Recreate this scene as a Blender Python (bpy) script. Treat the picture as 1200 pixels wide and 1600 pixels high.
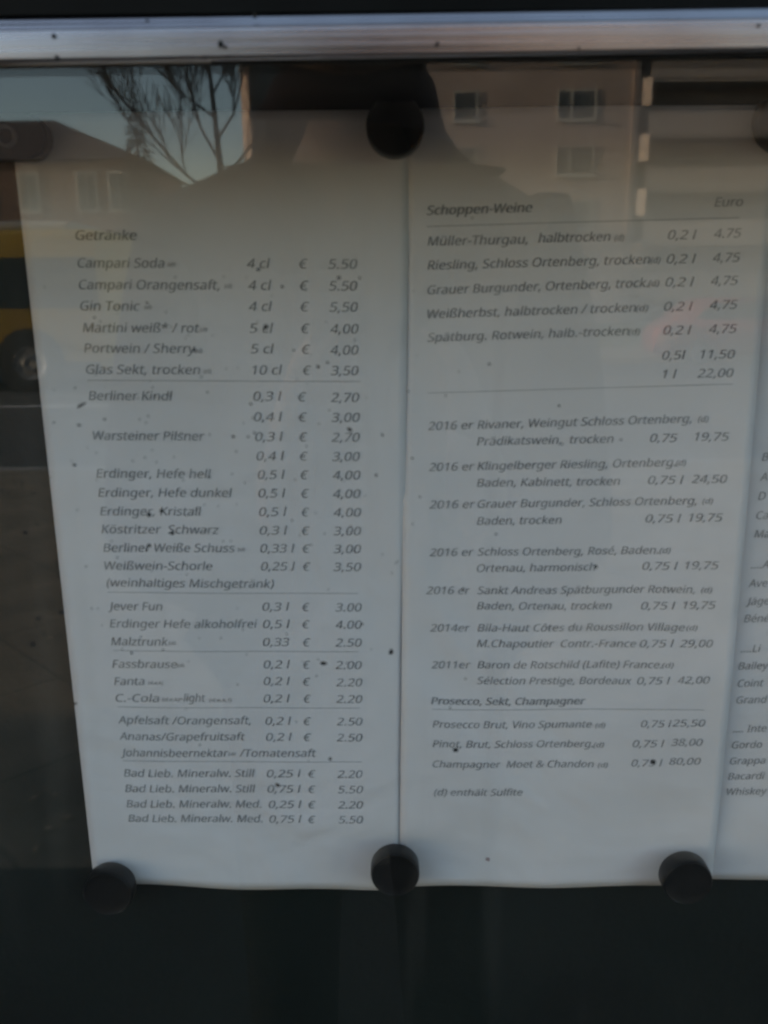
import bpy, bmesh, math, random
from mathutils import Vector, Matrix
random.seed(7)
scene = bpy.context.scene
COL = scene.collection
for o in list(bpy.data.objects):
    bpy.data.objects.remove(o, do_unlink=True)

# ------------------------------------------------------------------ camera
CZ = 1.42                                  # height of the phone above the pavement
CAM = Vector((-0.0066, -0.308, CZ))
PITCH, YAW, ROLL = 0.2436, -0.0014, -0.0114
F = 1350.0                                 # focal length for a 1200 px wide picture
A = Matrix(((1, 0, 0), (0, 0, -1), (0, 1, 0)))
Rx = Matrix(((1, 0, 0), (0, math.cos(PITCH), -math.sin(PITCH)), (0, math.sin(PITCH), math.cos(PITCH))))
Ry = Matrix(((math.cos(YAW), 0, math.sin(YAW)), (0, 1, 0), (-math.sin(YAW), 0, math.cos(YAW))))
Rz = Matrix(((math.cos(ROLL), -math.sin(ROLL), 0), (math.sin(ROLL), math.cos(ROLL), 0), (0, 0, 1)))
RC = Rz @ Rx @ Ry @ A                      # rows: right, down, forward
cam_d = bpy.data.cameras.new('camera')
cam = bpy.data.objects.new('camera', cam_d); COL.objects.link(cam)
right, down, fwd = Vector(RC[0]), Vector(RC[1]), Vector(RC[2])
M = Matrix.Identity(4)
for i in range(3):
    M[i][0] = right[i]; M[i][1] = -down[i]; M[i][2] = -fwd[i]; M[i][3] = CAM[i]
cam.matrix_world = M
cam_d.sensor_fit = 'HORIZONTAL'; cam_d.sensor_width = 36.0
cam_d.lens = 36.0 * F / 1200.0
cam_d.clip_start = 0.005; cam_d.clip_end = 3000
cam_d.dof.use_dof = True
cam_d.dof.focus_distance = 0.80
cam_d.dof.aperture_fstop = 27.0
scene.camera = cam

# ------------------------------------------------------------------ world and sun
SUN_EL, SUN_AZ_DIR = math.radians(9.0), Vector((-1.0, 0.13))
world = bpy.data.worlds.new('World'); scene.world = world
world.use_nodes = True
wn = world.node_tree.nodes; wl = world.node_tree.links
wn.clear()
wo = wn.new('ShaderNodeOutputWorld'); wb = wn.new('ShaderNodeBackground'); ws = wn.new('ShaderNodeTexSky')
ws.sky_type = 'NISHITA'; ws.sun_disc = False
ws.sun_elevation = SUN_EL
ws.sun_rotation = math.atan2(SUN_AZ_DIR.x, SUN_AZ_DIR.y)
ws.air_density = 1.0; ws.dust_density = 1.5; ws.ozone_density = 1.0
wb.inputs['Strength'].default_value = 0.15
wl.new(ws.outputs['Color'], wb.inputs['Color']); wl.new(wb.outputs['Background'], wo.inputs['Surface'])
sd = bpy.data.lights.new('sun', 'SUN'); sd.energy = 3.0; sd.angle = math.radians(0.5); sd.color = (1.0, 0.83, 0.62)
so = bpy.data.objects.new('sun', sd); COL.objects.link(so)
sdir = Vector((SUN_AZ_DIR.x, SUN_AZ_DIR.y, 0)).normalized() * math.cos(SUN_EL) + Vector((0, 0, math.sin(SUN_EL)))
so.rotation_euler = sdir.to_track_quat('Z', 'Y').to_euler(); so.location = (-8, 2, 9)
scene.view_settings.view_transform = 'Standard'
scene.view_settings.look = 'None'
scene.view_settings.gamma = 1.0
scene.view_settings.use_curve_mapping = False
scene.view_settings.exposure = 1.90

# ------------------------------------------------------------------ helpers
YG = -0.085                                # front face of the glass
def raydir(px, py):
    return right * ((px - 600) / F) + down * ((py - 800) / F) + fwd
def at(px, py, y=0.0):
    """point on the vertical plane y seen at a picture position"""
    d = raydir(px, py); t = (y - CAM.y) / d.y
    return CAM + d * t
def mirrored(px, py, dist):
    """point of the street seen mirrored in the glass at a picture position, dist metres off"""
    d = raydir(px, py); d = Vector((d.x, -d.y, d.z)); c = Vector((CAM.x, 2 * YG - CAM.y, CAM.z))
    return c + d * (dist / -d.y)

def mat(name, color, rough=0.6, metal=0.0, noise=0.0, nscale=20.0, bump=0.0, bscale=200.0, spec=0.5, color2=None):
    m = bpy.data.materials.new(name); m.use_nodes = True
    nt = m.node_tree; b = nt.nodes['Principled BSDF']
    b.inputs['Base Color'].default_value = (*color, 1)
    b.inputs['Roughness'].default_value = rough; b.inputs['Metallic'].default_value = metal
    b.inputs['Specular IOR Level'].default_value = spec
    tc = nt.nodes.new('ShaderNodeTexCoord')
    if noise or color2:
        n = nt.nodes.new('ShaderNodeTexNoise'); n.inputs['Scale'].default_value = nscale; n.inputs['Detail'].default_value = 5
        nt.links.new(tc.outputs['Object'], n.inputs['Vector'])
        r = nt.nodes.new('ShaderNodeValToRGB')
        r.color_ramp.elements[0].position = 0.35; r.color_ramp.elements[1].position = 0.68
        c2 = color2 or tuple(min(1, c * (1 + noise)) for c in color)
        c1 = color if color2 else tuple(c * (1 - noise) for c in color)
        r.color_ramp.elements[0].color = (*c1, 1); r.color_ramp.elements[1].color = (*c2, 1)
        nt.links.new(n.outputs['Fac'], r.inputs['Fac']); nt.links.new(r.outputs['Color'], b.inputs['Base Color'])
    if bump:
        n2 = nt.nodes.new('ShaderNodeTexNoise'); n2.inputs['Scale'].default_value = bscale; n2.inputs['Detail'].default_value = 4
        nt.links.new(tc.outputs['Object'], n2.inputs['Vector'])
        bp = nt.nodes.new('ShaderNodeBump'); bp.inputs['Strength'].default_value = bump; bp.inputs['Distance'].default_value = 0.001
        nt.links.new(n2.outputs['Fac'], bp.inputs['Height']); nt.links.new(bp.outputs['Normal'], b.inputs['Normal'])
    return m

def empty(name, loc, label, cat, group=None, rz=0.0):
    o = bpy.data.objects.new(name, None); COL.objects.link(o)
    o.location = loc; o.rotation_euler = (0, 0, rz); o.empty_display_size = 0.05
    tag(o, label, cat, group); return o
def tag(o, label, cat, group=None):
    o['label'] = label; o['category'] = cat
    if group: o['group'] = group
    return o
def obj(name, bm, m, parent=None, smooth=False):
    """link a bmesh given in world coordinates as one mesh object (kept in place under its parent)"""
    me = bpy.data.meshes.new(name)
    bmesh.ops.recalc_face_normals(bm, faces=bm.faces[:])
    bm.to_mesh(me); bm.free()
    if m: me.materials.append(m)
    if smooth:
        for p in me.polygons: p.use_smooth = True
    o = bpy.data.objects.new(name, me); COL.objects.link(o)
    if parent:
        o.parent = parent
        mw = Matrix.Identity(4); q = parent
        chain = []
        while q: chain.append(q); q = q.parent
        for q in reversed(chain): mw = mw @ Matrix.LocRotScale(q.location, q.rotation_euler, q.scale)
        me.transform(mw.inverted())
    return o
def structure(name, bm, m):
    o = obj(name, bm, m); o['kind'] = 'structure'; return o
def box(bm, a, b, bev=0.0, rot=None, seg=1):
    """axis aligned box from corner a to corner b"""
    a, b = Vector(a), Vector(b); c = (a + b) / 2; s = b - a
    g = bmesh.ops.create_cube(bm, size=1.0)
    vs = g['verts']
    bmesh.ops.scale(bm, vec=s, verts=vs)
    if bev:
        es = list({e for v in vs for e in v.link_edges})
        r = bmesh.ops.bevel(bm, geom=es, offset=bev, segments=seg, affect='EDGES', profile=0.5)
        vs = list({v for f in r['faces'] for v in f.verts} | {v for v in vs if v.is_valid})
        # all verts of this cube: walk the connected island
        seen = set(vs); st = list(vs)
        while st:
            v = st.pop()
            for e in v.link_edges:
                w = e.other_vert(v)
                if w not in seen: seen.add(w); st.append(w)
        vs = list(seen)
    if rot: bmesh.ops.rotate(bm, cent=(0, 0, 0), matrix=rot, verts=vs)
    bmesh.ops.translate(bm, vec=c, verts=vs)
    return vs
def tube(bm, pts, rads, n=8, cap=True):
    rings = []
    for i, p in enumerate(pts):
        p = Vector(p)
        d = (Vector(pts[min(i + 1, len(pts) - 1)]) - Vector(pts[max(i - 1, 0)])).normalized()
        u = d.cross(Vector((0, 0, 1)))
        if u.length < 1e-3: u = d.cross(Vector((1, 0, 0)))
        u.normalize(); w = d.cross(u)
        rings.append([bm.verts.new(p + (u * math.cos(2 * math.pi * k / n) + w * math.sin(2 * math.pi * k / n)) * rads[i]) for k in range(n)])
    for a, b in zip(rings, rings[1:]):
        for k in range(n): bm.faces.new((a[k], a[(k + 1) % n], b[(k + 1) % n], b[k]))
    if cap:
        bm.faces.new(rings[0][::-1]); bm.faces.new(rings[-1])
def lathe_y(bm, c, prof, n=64):
    """turn (radius, y) profile round the y axis through c"""
    c = Vector(c); rings = []
    for r, y in prof:
        if r < 1e-6: rings.append([bm.verts.new(c + Vector((0, y, 0)))])
        else: rings.append([bm.verts.new(c + Vector((r * math.cos(2 * math.pi * k / n), y, r * math.sin(2 * math.pi * k / n)))) for k in range(n)])
    for a, b in zip(rings, rings[1:]):
        for k in range(n):
            k2 = (k + 1) % n
            if len(a) == 1: bm.faces.new((a[0], b[k2], b[k]))
            elif len(b) == 1: bm.faces.new((a[k], a[k2], b[0]))
            else: bm.faces.new((a[k], a[k2], b[k2], b[k]))
def quad(bm, pts):
    return bm.faces.new([bm.verts.new(Vector(p)) for p in pts])
def prism(bm, poly, d):
    """extrude a polygon (list of points) by the vector d"""
    a = [bm.verts.new(Vector(p)) for p in poly]; b = [bm.verts.new(Vector(p) + Vector(d)) for p in poly]
    bm.faces.new(a[::-1]); bm.faces.new(b)
    n = len(a)
    for i in range(n): bm.faces.new((a[i], a[(i + 1) % n], b[(i + 1) % n], b[i]))

# ------------------------------------------------------------------ materials
def glass_material():
    m = bpy.data.materials.new('window_glass'); m.use_nodes = True
    nt = m.node_tree; nt.nodes.clear()
    out = nt.nodes.new('ShaderNodeOutputMaterial')
    tr = nt.nodes.new('ShaderNodeBsdfTransparent'); tr.inputs['Color'].default_value = (0.965, 0.970, 0.972, 1)
    gl = nt.nodes.new('ShaderNodeBsdfGlossy'); gl.inputs['Roughness'].default_value = 0.023
    gl.inputs['Color'].default_value = (1, 1, 1, 1)
    lw = nt.nodes.new('ShaderNodeLayerWeight'); lw.inputs['Blend'].default_value = 0.5
    pw = nt.nodes.new('ShaderNodeMath'); pw.operation = 'POWER'; pw.inputs[1].default_value = 5
    nt.links.new(lw.outputs['Facing'], pw.inputs[0])
    mr = nt.nodes.new('ShaderNodeMapRange'); mr.inputs['To Min'].default_value = 0.045; mr.inputs['To Max'].default_value = 1.0
    nt.links.new(pw.outputs[0], mr.inputs['Value'])
    mx = nt.nodes.new('ShaderNodeMixShader')
    nt.links.new(mr.outputs['Result'], mx.inputs['Fac']); nt.links.new(tr.outputs[0], mx.inputs[1]); nt.links.new(gl.outputs[0], mx.inputs[2])
    # a thin film of dust
    df = nt.nodes.new('ShaderNodeBsdfDiffuse'); df.inputs['Color'].default_value = (0.36, 0.34, 0.31, 1)
    tc = nt.nodes.new('ShaderNodeTexCoord')
    n1 = nt.nodes.new('ShaderNodeTexNoise'); n1.inputs['Scale'].default_value = 9; n1.inputs['Detail'].default_value = 8
    n1.inputs['Roughness'].default_value = 0.65
    nt.links.new(tc.outputs['Object'], n1.inputs['Vector'])
    r1 = nt.nodes.new('ShaderNodeMapRange'); r1.inputs['From Min'].default_value = 0.35; r1.inputs['From Max'].default_value = 0.75
    r1.inputs['To Min'].default_value = 0.001; r1.inputs['To Max'].default_value = 0.011
    nt.links.new(n1.outputs['Fac'], r1.inputs['Value'])
    mp = nt.nodes.new('ShaderNodeMapping'); mp.inputs['Scale'].default_value = (90, 1, 5)       # wiping streaks and run marks
    n2 = nt.nodes.new('ShaderNodeTexNoise'); n2.inputs['Scale'].default_value = 1.0; n2.inputs['Detail'].default_value = 4
    nt.links.new(tc.outputs['Object'], mp.inputs['Vector']); nt.links.new(mp.outputs['Vector'], n2.inputs['Vector'])
    r2 = nt.nodes.new('ShaderNodeMapRange'); r2.inputs['From Min'].default_value = 0.58; r2.inputs['From Max'].default_value = 0.82
    r2.inputs['To Min'].default_value = 0.0; r2.inputs['To Max'].default_value = 0.035
    nt.links.new(n2.outputs['Fac'], r2.inputs['Value'])
    ad = nt.nodes.new('ShaderNodeMath'); ad.operation = 'ADD'
    nt.links.new(r1.outputs['Result'], ad.inputs[0]); nt.links.new(r2.outputs['Result'], ad.inputs[1])
    m2 = nt.nodes.new('ShaderNodeMixShader')
    nt.links.new(ad.outputs[0], m2.inputs['Fac']); nt.links.new(mx.outputs[0], m2.inputs[1]); nt.links.new(df.outputs[0], m2.inputs[2])
    nt.links.new(m2.outputs[0], out.inputs['Surface'])
    return m
GLASS = glass_material()

def paper_material():
    m = mat('paper', (0.775, 0.745, 0.745), rough=0.75, noise=0.025, nscale=18, bump=0.25, bscale=60, spec=0.25)
    nt = m.node_tree; b = nt.nodes['Principled BSDF']
    tc = nt.nodes.new('ShaderNodeTexCoord'); n = nt.nodes.new('ShaderNodeTexNoise')
    n.inputs['Scale'].default_value = 11; n.inputs['Detail'].default_value = 3; n.inputs['Distortion'].default_value = .6
    nt.links.new(tc.outputs['Object'], n.inputs['Vector'])
    bp = nt.nodes.new('ShaderNodeBump'); bp.inputs['Strength'].default_value = .9; bp.inputs['Distance'].default_value = .008
    old = b.inputs['Normal'].links[0].from_socket
    nt.links.new(n.outputs['Fac'], bp.inputs['Height']); nt.links.new(old, bp.inputs['Normal']); nt.links.new(bp.outputs['Normal'], b.inputs['Normal'])
    return m
PAPER = paper_material()
INK = mat('ink', (0.32, 0.32, 0.325), rough=0.7, noise=0.25, nscale=500)
INKG = mat('rule_ink', (0.42, 0.42, 0.43), rough=0.7, noise=0.1, nscale=300)
BOARD = mat('dark_magnetic_board', (0.006, 0.011, 0.010), rough=0.7, noise=0.25, nscale=14, bump=0.2, bscale=300, spec=0.2)
BLACKP = mat('black_plastic', (0.008, 0.0085, 0.009), rough=0.38, noise=0.2, nscale=120, bump=0.1, bscale=900, spec=0.3)
GREYP = mat('grey_ring', (0.16, 0.165, 0.17), rough=0.5, noise=0.15, nscale=200)
DARKF = mat('black_paint', (0.004, 0.0045, 0.0045), rough=0.7, noise=0.3, nscale=40, spec=0.1)
RUBBER = mat('rubber_seal', (0.009, 0.009, 0.010), rough=0.8, noise=0.2, nscale=90, spec=0.15)
def alu_material():
    m = mat('brushed_aluminium', (0.36, 0.305, 0.305), rough=0.25, metal=1.0, color2=(0.62, 0.575, 0.565), nscale=14)
    nt = m.node_tree; b = nt.nodes['Principled BSDF']
    tc = nt.nodes.new('ShaderNodeTexCoord'); mp = nt.nodes.new('ShaderNodeMapping')
    mp.inputs['Scale'].default_value = (4, 300, 300)
    n = nt.nodes.new('ShaderNodeTexNoise'); n.inputs['Scale'].default_value = 3.0; n.inputs['Detail'].default_value = 6
    nt.links.new(tc.outputs['Object'], mp.inputs['Vector']); nt.links.new(mp.outputs['Vector'], n.inputs['Vector'])
    bp = nt.nodes.new('ShaderNodeBump'); bp.inputs['Strength'].default_value = 0.25; bp.inputs['Distance'].default_value = 0.0004
    nt.links.new(n.outputs['Fac'], bp.inputs['Height']); nt.links.new(bp.outputs['Normal'], b.inputs['Normal'])
    rr = nt.nodes.new('ShaderNodeMapRange'); rr.inputs['To Min'].default_value = 0.20; rr.inputs['To Max'].default_value = 0.36
    nt.links.new(n.outputs['Fac'], rr.inputs['Value']); nt.links.new(rr.outputs['Result'], b.inputs['Roughness'])
    return m
ALU = alu_material()
DIRT = mat('dirt', (0.006, 0.006, 0.006), rough=0.9, noise=0.3, nscale=900)

# ------------------------------------------------------------------ the street mirrored in the glass
PAVE = mat('pavement_slab', (0.23, 0.18, 0.125), rough=0.85, noise=0.25, nscale=3, bump=0.4, bscale=40)
nt = PAVE.node_tree
def pave_joints(m):
    nt = m.node_tree; b = nt.nodes['Principled BSDF']
    src = b.inputs['Base Color'].links[0].from_socket
    tc = nt.nodes.new('ShaderNodeTexCoord'); mp = nt.nodes.new('ShaderNodeMapping')
    mp.inputs['Rotation'].default_value = (0, 0, math.radians(45)); mp.inputs['Scale'].default_value = (1, 1, 1)
    br = nt.nodes.new('ShaderNodeTexBrick')
    br.offset = 0.0; br.inputs['Scale'].default_value = 1.0
    br.inputs['Brick Width'].default_value = 0.6; br.inputs['Row Height'].default_value = 0.6
    br.inputs['Mortar Size'].default_value = 0.006
    br.inputs['Color1'].default_value = (1, 1, 1, 1); br.inputs['Color2'].default_value = (0.8, 0.8, 0.8, 1); br.inputs['Mortar'].default_value = (0.45, 0.45, 0.45, 1)
    nt.links.new(tc.outputs['Object'], mp.inputs['Vector']); nt.links.new(mp.outputs['Vector'], br.inputs['Vector'])
    mu = nt.nodes.new('ShaderNodeMix'); mu.data_type = 'RGBA'; mu.blend_type = 'MULTIPLY'; mu.inputs['Factor'].default_value = 1.0
    nt.links.new(src, mu.inputs['A']); nt.links.new(br.outputs['Color'], mu.inputs['B'])
    nt.links.new(mu.outputs['Result'], b.inputs['Base Color'])
pave_joints(PAVE)
ASPH = mat('asphalt', (0.05, 0.05, 0.052), rough=0.9, noise=0.2, nscale=2)
KERB = mat('granite_kerb', (0.30, 0.29, 0.27), rough=0.8, noise=0.2, nscale=30)
LINE = mat('road_paint', (0.62, 0.62, 0.60), rough=0.7, noise=0.12, nscale=6)
GRASS = mat('grass', (0.05, 0.065, 0.025), rough=0.95, noise=0.4, nscale=4)
EARTH = mat('earth', (0.08, 0.075, 0.06), rough=0.95, noise=0.2, nscale=0.5)

bm = bmesh.new(); quad(bm, [(-900, 300, -0.16), (900, 300, -0.16), (900, -900, -0.16), (-900, -900, -0.16)]); structure('ground', bm, EARTH)
bm = bmesh.new(); box(bm, (-120, -7.2, -0.15), (120, 0.6, 0.0)); structure('pavement', bm, PAVE)
DARKGROUND = mat('added_dark_ground', (0.022, 0.018, 0.014), rough=0.85, noise=0.35, nscale=40, bump=0.8, bscale=60)  # dark ground strip added by the wall so its mirror image stays dark
bm = bmesh.new(); box(bm, (-120, -1.8, 0.001), (120, 0.55, 0.004)); structure('dark_ground_strip', bm, DARKGROUND)
bm = bmesh.new(); box(bm, (-120, -7.36, -0.15), (120, -7.203, 0.004)); structure('kerb', bm, KERB)
bm = bmesh.new(); box(bm, (-120, -20.0, -0.155), (120, -7.363, -0.13)); structure('road', bm, ASPH)
bm = bmesh.new()
for k in range(-20, 21): box(bm, (k * 6.0, -13.1, -0.128), (k * 6.0 + 3.0, -12.9, -0.126))
structure('lane_marking', bm, LINE)
bm = bmesh.new(); box(bm, (-120, -24.5, -0.15), (120, -20.003, 0.0)); structure('far_pavement', bm, PAVE)
bm = bmesh.new(); box(bm, (-120, -140, -0.15), (120, -24.503, 0.02)); structure('lawn', bm, GRASS)

# own facade behind the showcase
RENDERW = mat('grey_render', (0.30, 0.29, 0.27), rough=0.9, noise=0.12, nscale=8, bump=0.3, bscale=150)
bm = bmesh.new(); box(bm, (-22, 0.03, 0.0), (22, 0.45, 11.0)); tag(obj('facade_wall', bm, RENDERW), 'grey rendered house wall the showcase hangs on', 'wall')

# opposite apartment building
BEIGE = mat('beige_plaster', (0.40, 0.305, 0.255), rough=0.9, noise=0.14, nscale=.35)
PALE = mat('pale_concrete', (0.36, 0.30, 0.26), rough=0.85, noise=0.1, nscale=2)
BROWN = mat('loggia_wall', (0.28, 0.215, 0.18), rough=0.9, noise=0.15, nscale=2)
CURTAIN = mat('curtained_pane', (0.13, 0.115, 0.095), rough=0.1, color2=(0.06, 0.058, 0.055), nscale=.8)
PANE = mat('dark_window_pane', (0.03, 0.037, 0.04), rough=0.05, spec=0.5, noise=0.1, nscale=1)
WFRAME = mat('white_window_frame', (0.45, 0.42, 0.37), rough=0.5, noise=0.05, nscale=5)
DB = 46.0
YB = 2 * YG - CAM.y - DB
def bx_(px): return mirrored(px, 300, DB).x
def bz_(py): return mirrored(850, py, DB).z
xl, xs, xr = bx_(380), bx_(992), bx_(992) + 13
apt = empty('apartment_building', ((xl + xr) / 2, YB, 0), 'tall beige apartment block mirrored on the right half of the glass', 'building')
floor_h = bz_(162) - bz_(249)
zc0 = bz_(336)                              # centre of the first upper floor's windows
bm = bmesh.new(); H = zc0 + floor_h * 8.6
prism(bm, [(xl + 0.8, YB, 0), (xs, YB, 0), (xs, YB - 11, 0), (xl, YB - 11, 0), (xl, YB - 0.8, 0)], (0, 0, H))
box(bm, (xs, YB - 11, 0), (xr, YB - 1.6, H))
obj('wall', bm, BEIGE, apt)
bm = bmesh.new(); box(bm, (xl - 0.3, YB - 11.3, H + 0.002), (xr + 0.3, YB + 0.25, H + 0.5)); obj('roof', bm, PALE, apt)
def window(x0, x1, zc, h, y):
    bm = bmesh.new(); t = 0.09
    box(bm, (x0, y + 0.003, zc - h / 2), (x0 + t, y + 0.06, zc + h / 2)); box(bm, (x1 - t, y + 0.003, zc - h / 2), (x1, y + 0.06, zc + h / 2))
    box(bm, (x0 + t, y + 0.003, zc - h / 2), (x1 - t, y + 0.06, zc - h / 2 + t)); box(bm, (x0 + t, y + 0.003, zc + h / 2 - t), (x1 - t, y + 0.06, zc + h / 2))
    if x1 - x0 > 1.5: box(bm, (x0 + (x1 - x0) * .35, y + 0.003, zc - h / 2 + t), (x0 + (x1 - x0) * .35 + t, y + 0.055, zc + h / 2 - t))
    box(bm, (x0 - .1, y + 0.003, zc - h / 2 - .1), (x1 + .1, y + 0.14, zc - h / 2 - 0.003))
    w = obj('window', bm, WFRAME, apt)
    bm = bmesh.new(); box(bm, (x0 + t, y + 0.004, zc - h / 2 + t), (x1 - t, y + 0.02, zc + h / 2 - t)); obj('pane', bm, CURTAIN, w)
for k in range(-1, 9):
    zc = zc0 + k * floor_h
    for (p0, p1) in ((866, 926), (707, 745)):
        window(bx_(p0), bx_(p1), zc, 1.4, YB)
for k in range(-1, 9):
    zc = zc0 + k * floor_h
    bm = bmesh.new()                        # loggia: slab, parapet and the pale dividing fin
    box(bm, (xs + 0.5, YB - 1.597, zc - 1.55), (xr, YB, zc - 1.40))
    box(bm, (xs + 0.5, YB - 0.14, zc - 1.397), (xr, YB + 0.05, zc - 0.35))
    obj('balcony', bm, PALE, apt)
    bm = bmesh.new(); prism(bm, [(xs + .003, YB - 1.59, zc - .1), (xs + .497, YB - 1.59, zc - .1), (xs + .497, YB + .40, zc - .1), (xs + .44, YB + .40, zc - .1), (xs + .003, YB + .02, zc - .1)], (0, 0, 1.25)); obj('balcony_screen', bm, PALE, apt)
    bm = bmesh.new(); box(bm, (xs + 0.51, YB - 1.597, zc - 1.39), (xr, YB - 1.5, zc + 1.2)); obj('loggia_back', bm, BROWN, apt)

bm = bmesh.new(); box(bm, (bx_(396), YB + .003, 1.0), (bx_(480), YB + .03, H - 2)); obj('added_dark_strip', bm, PANE, apt)  # dark strip added to the facade, widens the mirrored person's dark silhouette
bm = bmesh.new(); tube(bm, [(xs - .35, YB + .09, .1), (xs - .35, YB + .09, H - .05)], [.06, .06], 10); obj('downpipe', bm, BROWN, apt)

# brick red house with dark hipped roof
BRICK = mat('red_brick', (0.23, 0.14, 0.10), rough=0.9, noise=0.2, nscale=6)
ROOFM = mat('dark_roof_tile', (0.07, 0.05, 0.042), rough=0.8, noise=0.2, nscale=5)
DH = 42.0; YH = 2 * YG - CAM.y - DH
def hx(px): return mirrored(px, 250, DH).x
def hz(py): return mirrored(150, py, DH).z
x0, x1 = hx(-260), hx(215)
house = empty('brick_house', ((x0 + x1) / 2, YH, 0), 'red brown brick house with dark hipped roof mirrored at the left', 'house')
ze, zr = hz(250), mirrored(80, 188, DH + 4.5).z
bm = bmesh.new(); box(bm, (x0, YH - 9, 0), (x1, YH, ze)); obj('wall', bm, BRICK, house)
bm = bmesh.new()
e = 0.4
b4 = [(x0 - e, YH + e, ze + .003), (x1 + e, YH + e, ze + .003), (x1 + e, YH - 9 - e, ze + .003), (x0 - e, YH - 9 - e, ze + .003)]
rg = [(x0 + 3, YH - 4.5, zr), (mirrored(84, 188, DH + 4.5).x, YH - 4.5, zr)]
vb = [bm.verts.new(p) for p in b4]; vr = [bm.verts.new(p) for p in rg]
for f in ((0, 1, 'b', 'a'), (2, 3, 'a', 'b')): bm.faces.new([vb[f[0]], vb[f[1]], vr[1 if f[2] == 'b' else 0], vr[0 if f[3] == 'a' else 1]])
bm.faces.new([vb[1], vb[2], vr[1]]); bm.faces.new([vb[3], vb[0], vr[0]]); bm.faces.new(vb[::-1])
obj('roof', bm, ROOFM, house)
for z in (hz(300), hz(300) - 3.0):
    for px in (-120, -40, 40, 132, 182):
        c = hx(px)
        bm = bmesh.new(); box(bm, (c - .5, YH + .003, z - .9), (c + .5, YH + .06, z + .9)); w = obj('window', bm, WFRAME, house)
        bm = bmesh.new(); box(bm, (c - .36, YH + .062, z - .76), (c - .04, YH + .07, z + .76)); box(bm, (c + .04, YH + .062, z - .76), (c + .36, YH + .07, z + .76)); obj('pane', bm, PANE, w)

# low garden wall in the gap between the houses
bm = bmesh.new(); box(bm, (hx(240), YH - 14, 0), (bx_(376), YH - 13, hz(300))); 
prism(bm, [(hx(240) - .2, YH - 12.8, hz(300) + .003), (hx(240) - .2, YH - 14.2, hz(300) + .003), (hx(240) - .2, YH - 13.5, hz(300) + .5)], (bx_(376) - hx(240) + .2, 0, 0))
tag(obj('garden_wall', bm, BRICK), 'long brick wall mirrored behind the bare tree', 'wall')

# trees
BARK = mat('dark_bark', (0.035, 0.03, 0.027), rough=0.95, noise=0.3, nscale=30)
NEEDLE = mat('spruce_needles', (0.025, 0.035, 0.022), rough=0.9, noise=0.3, nscale=8)
def bare_tree(px, dist, height, lean, seed, label, fork=None):
    rnd = random.Random(seed)
    b = mirrored(px, 464, dist); base = Vector((b.x, b.y, 0))
    t = empty('bare_tree', base, label, 'tree')
    tb = bmesh.new(); cb = bmesh.new()
    fz = fork or height * .35
    top = base + Vector((lean * fz, 0, fz))
    tip = base + Vector((-.35, .1, height))
    spine = [base, base + Vector((.03, 0, fz * .5)), top, base + Vector((-.02, .05, height * .6)), base + Vector((-.18, .0, height * .8)), tip]
    tube(tb, spine, [.15, .12, .105, .075, .045, .010], 10)
    def grow(p, d, L, r, depth):
        pts = [p]; rads = [r]; q = p.copy(); dd = d.copy()
        n = 5
        for i in range(n):
            dd = (dd + Vector((rnd.uniform(-.24, .24), rnd.uniform(-.24, .24), rnd.uniform(-.05, .20)))).normalized()
            q = q + dd * L / n; pts.append(q.copy()); rads.append(max(.009, r * (1 - .75 * (i + 1) / n)))
            if depth > 0 and i >= 0:
                for s in range(2 if depth > 1 else 2):
                    ax = Vector((rnd.uniform(-1, 1), rnd.uniform(-.8, .8), rnd.uniform(.1, .9))).normalized()
                    nd = (dd * .9 + ax * .75).normalized()
                    grow(q, nd, L * rnd.uniform(.40, .62), rads[-1] * .62, depth - 1)
        tube(cb, pts, rads, 5 if depth < 2 else 8)
    for q, d in enumerate(((-.85, .1, .75), (.8, .2, .8), (-.7, -.3, .8), (.3, -.7, .8), (-.9, .2, .7), (.7, -.1, .8), (-.6, .4, .9), (.5, .5, .9), (-.5, -.3, .95), (.4, -.2, 1))):
        f = q / 9; z = fz * .9 + (height * .86 - fz * .9) * f
        k = 0
        while k < len(spine) - 2 and spine[k + 1].z < z: k += 1
        p = spine[k].lerp(spine[k + 1], (z - spine[k].z) / (spine[k + 1].z - spine[k].z))
        grow(p, Vector(d).normalized(), height * (.60 - .34 * f), .050 - .026 * f, 3)
    obj('trunk', tb, BARK, t); obj('crown', cb, BARK, t)
bare_tree(352, 27.0, 11.0, 0.02, 3, 'bare leafless tree mirrored in front of pale sky', 4.6)
b = mirrored(232, 464, 38.0); base = Vector((b.x, b.y, 0))
spr = empty('spruce_tree', base, 'narrow dark spruce mirrored between the house and bare tree', 'tree')
bm = bmesh.new(); tube(bm, [base, base + Vector((0, 0, 9.2))], [.16, .02], 8); obj('trunk', bm, BARK, spr)
bm = bmesh.new(); rnd = random.Random(5)
for i in range(6000):
    h = 1 - rnd.random() ** .5; z = .8 + h * 8.8; rr = 2.1 * (1 - h) * (0.85 + .15 * math.sin(z * 7)) + .02
    a = rnd.uniform(0, 6.283); r = rr * rnd.uniform(.35, 1.0)
    c = base + Vector((math.cos(a) * r, math.sin(a) * r, z - r * .25))
    o = Vector((math.cos(a), math.sin(a), -.35)) * rnd.uniform(.15, .35); s = Vector((-math.sin(a), math.cos(a), rnd.uniform(-.4, .4))) * rnd.uniform(.02, .05)
    quad(bm, [c - s, c + o * .5 - s * 1.2, c + o, c + s])
obj('crown', bm, NEEDLE, spr)

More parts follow.
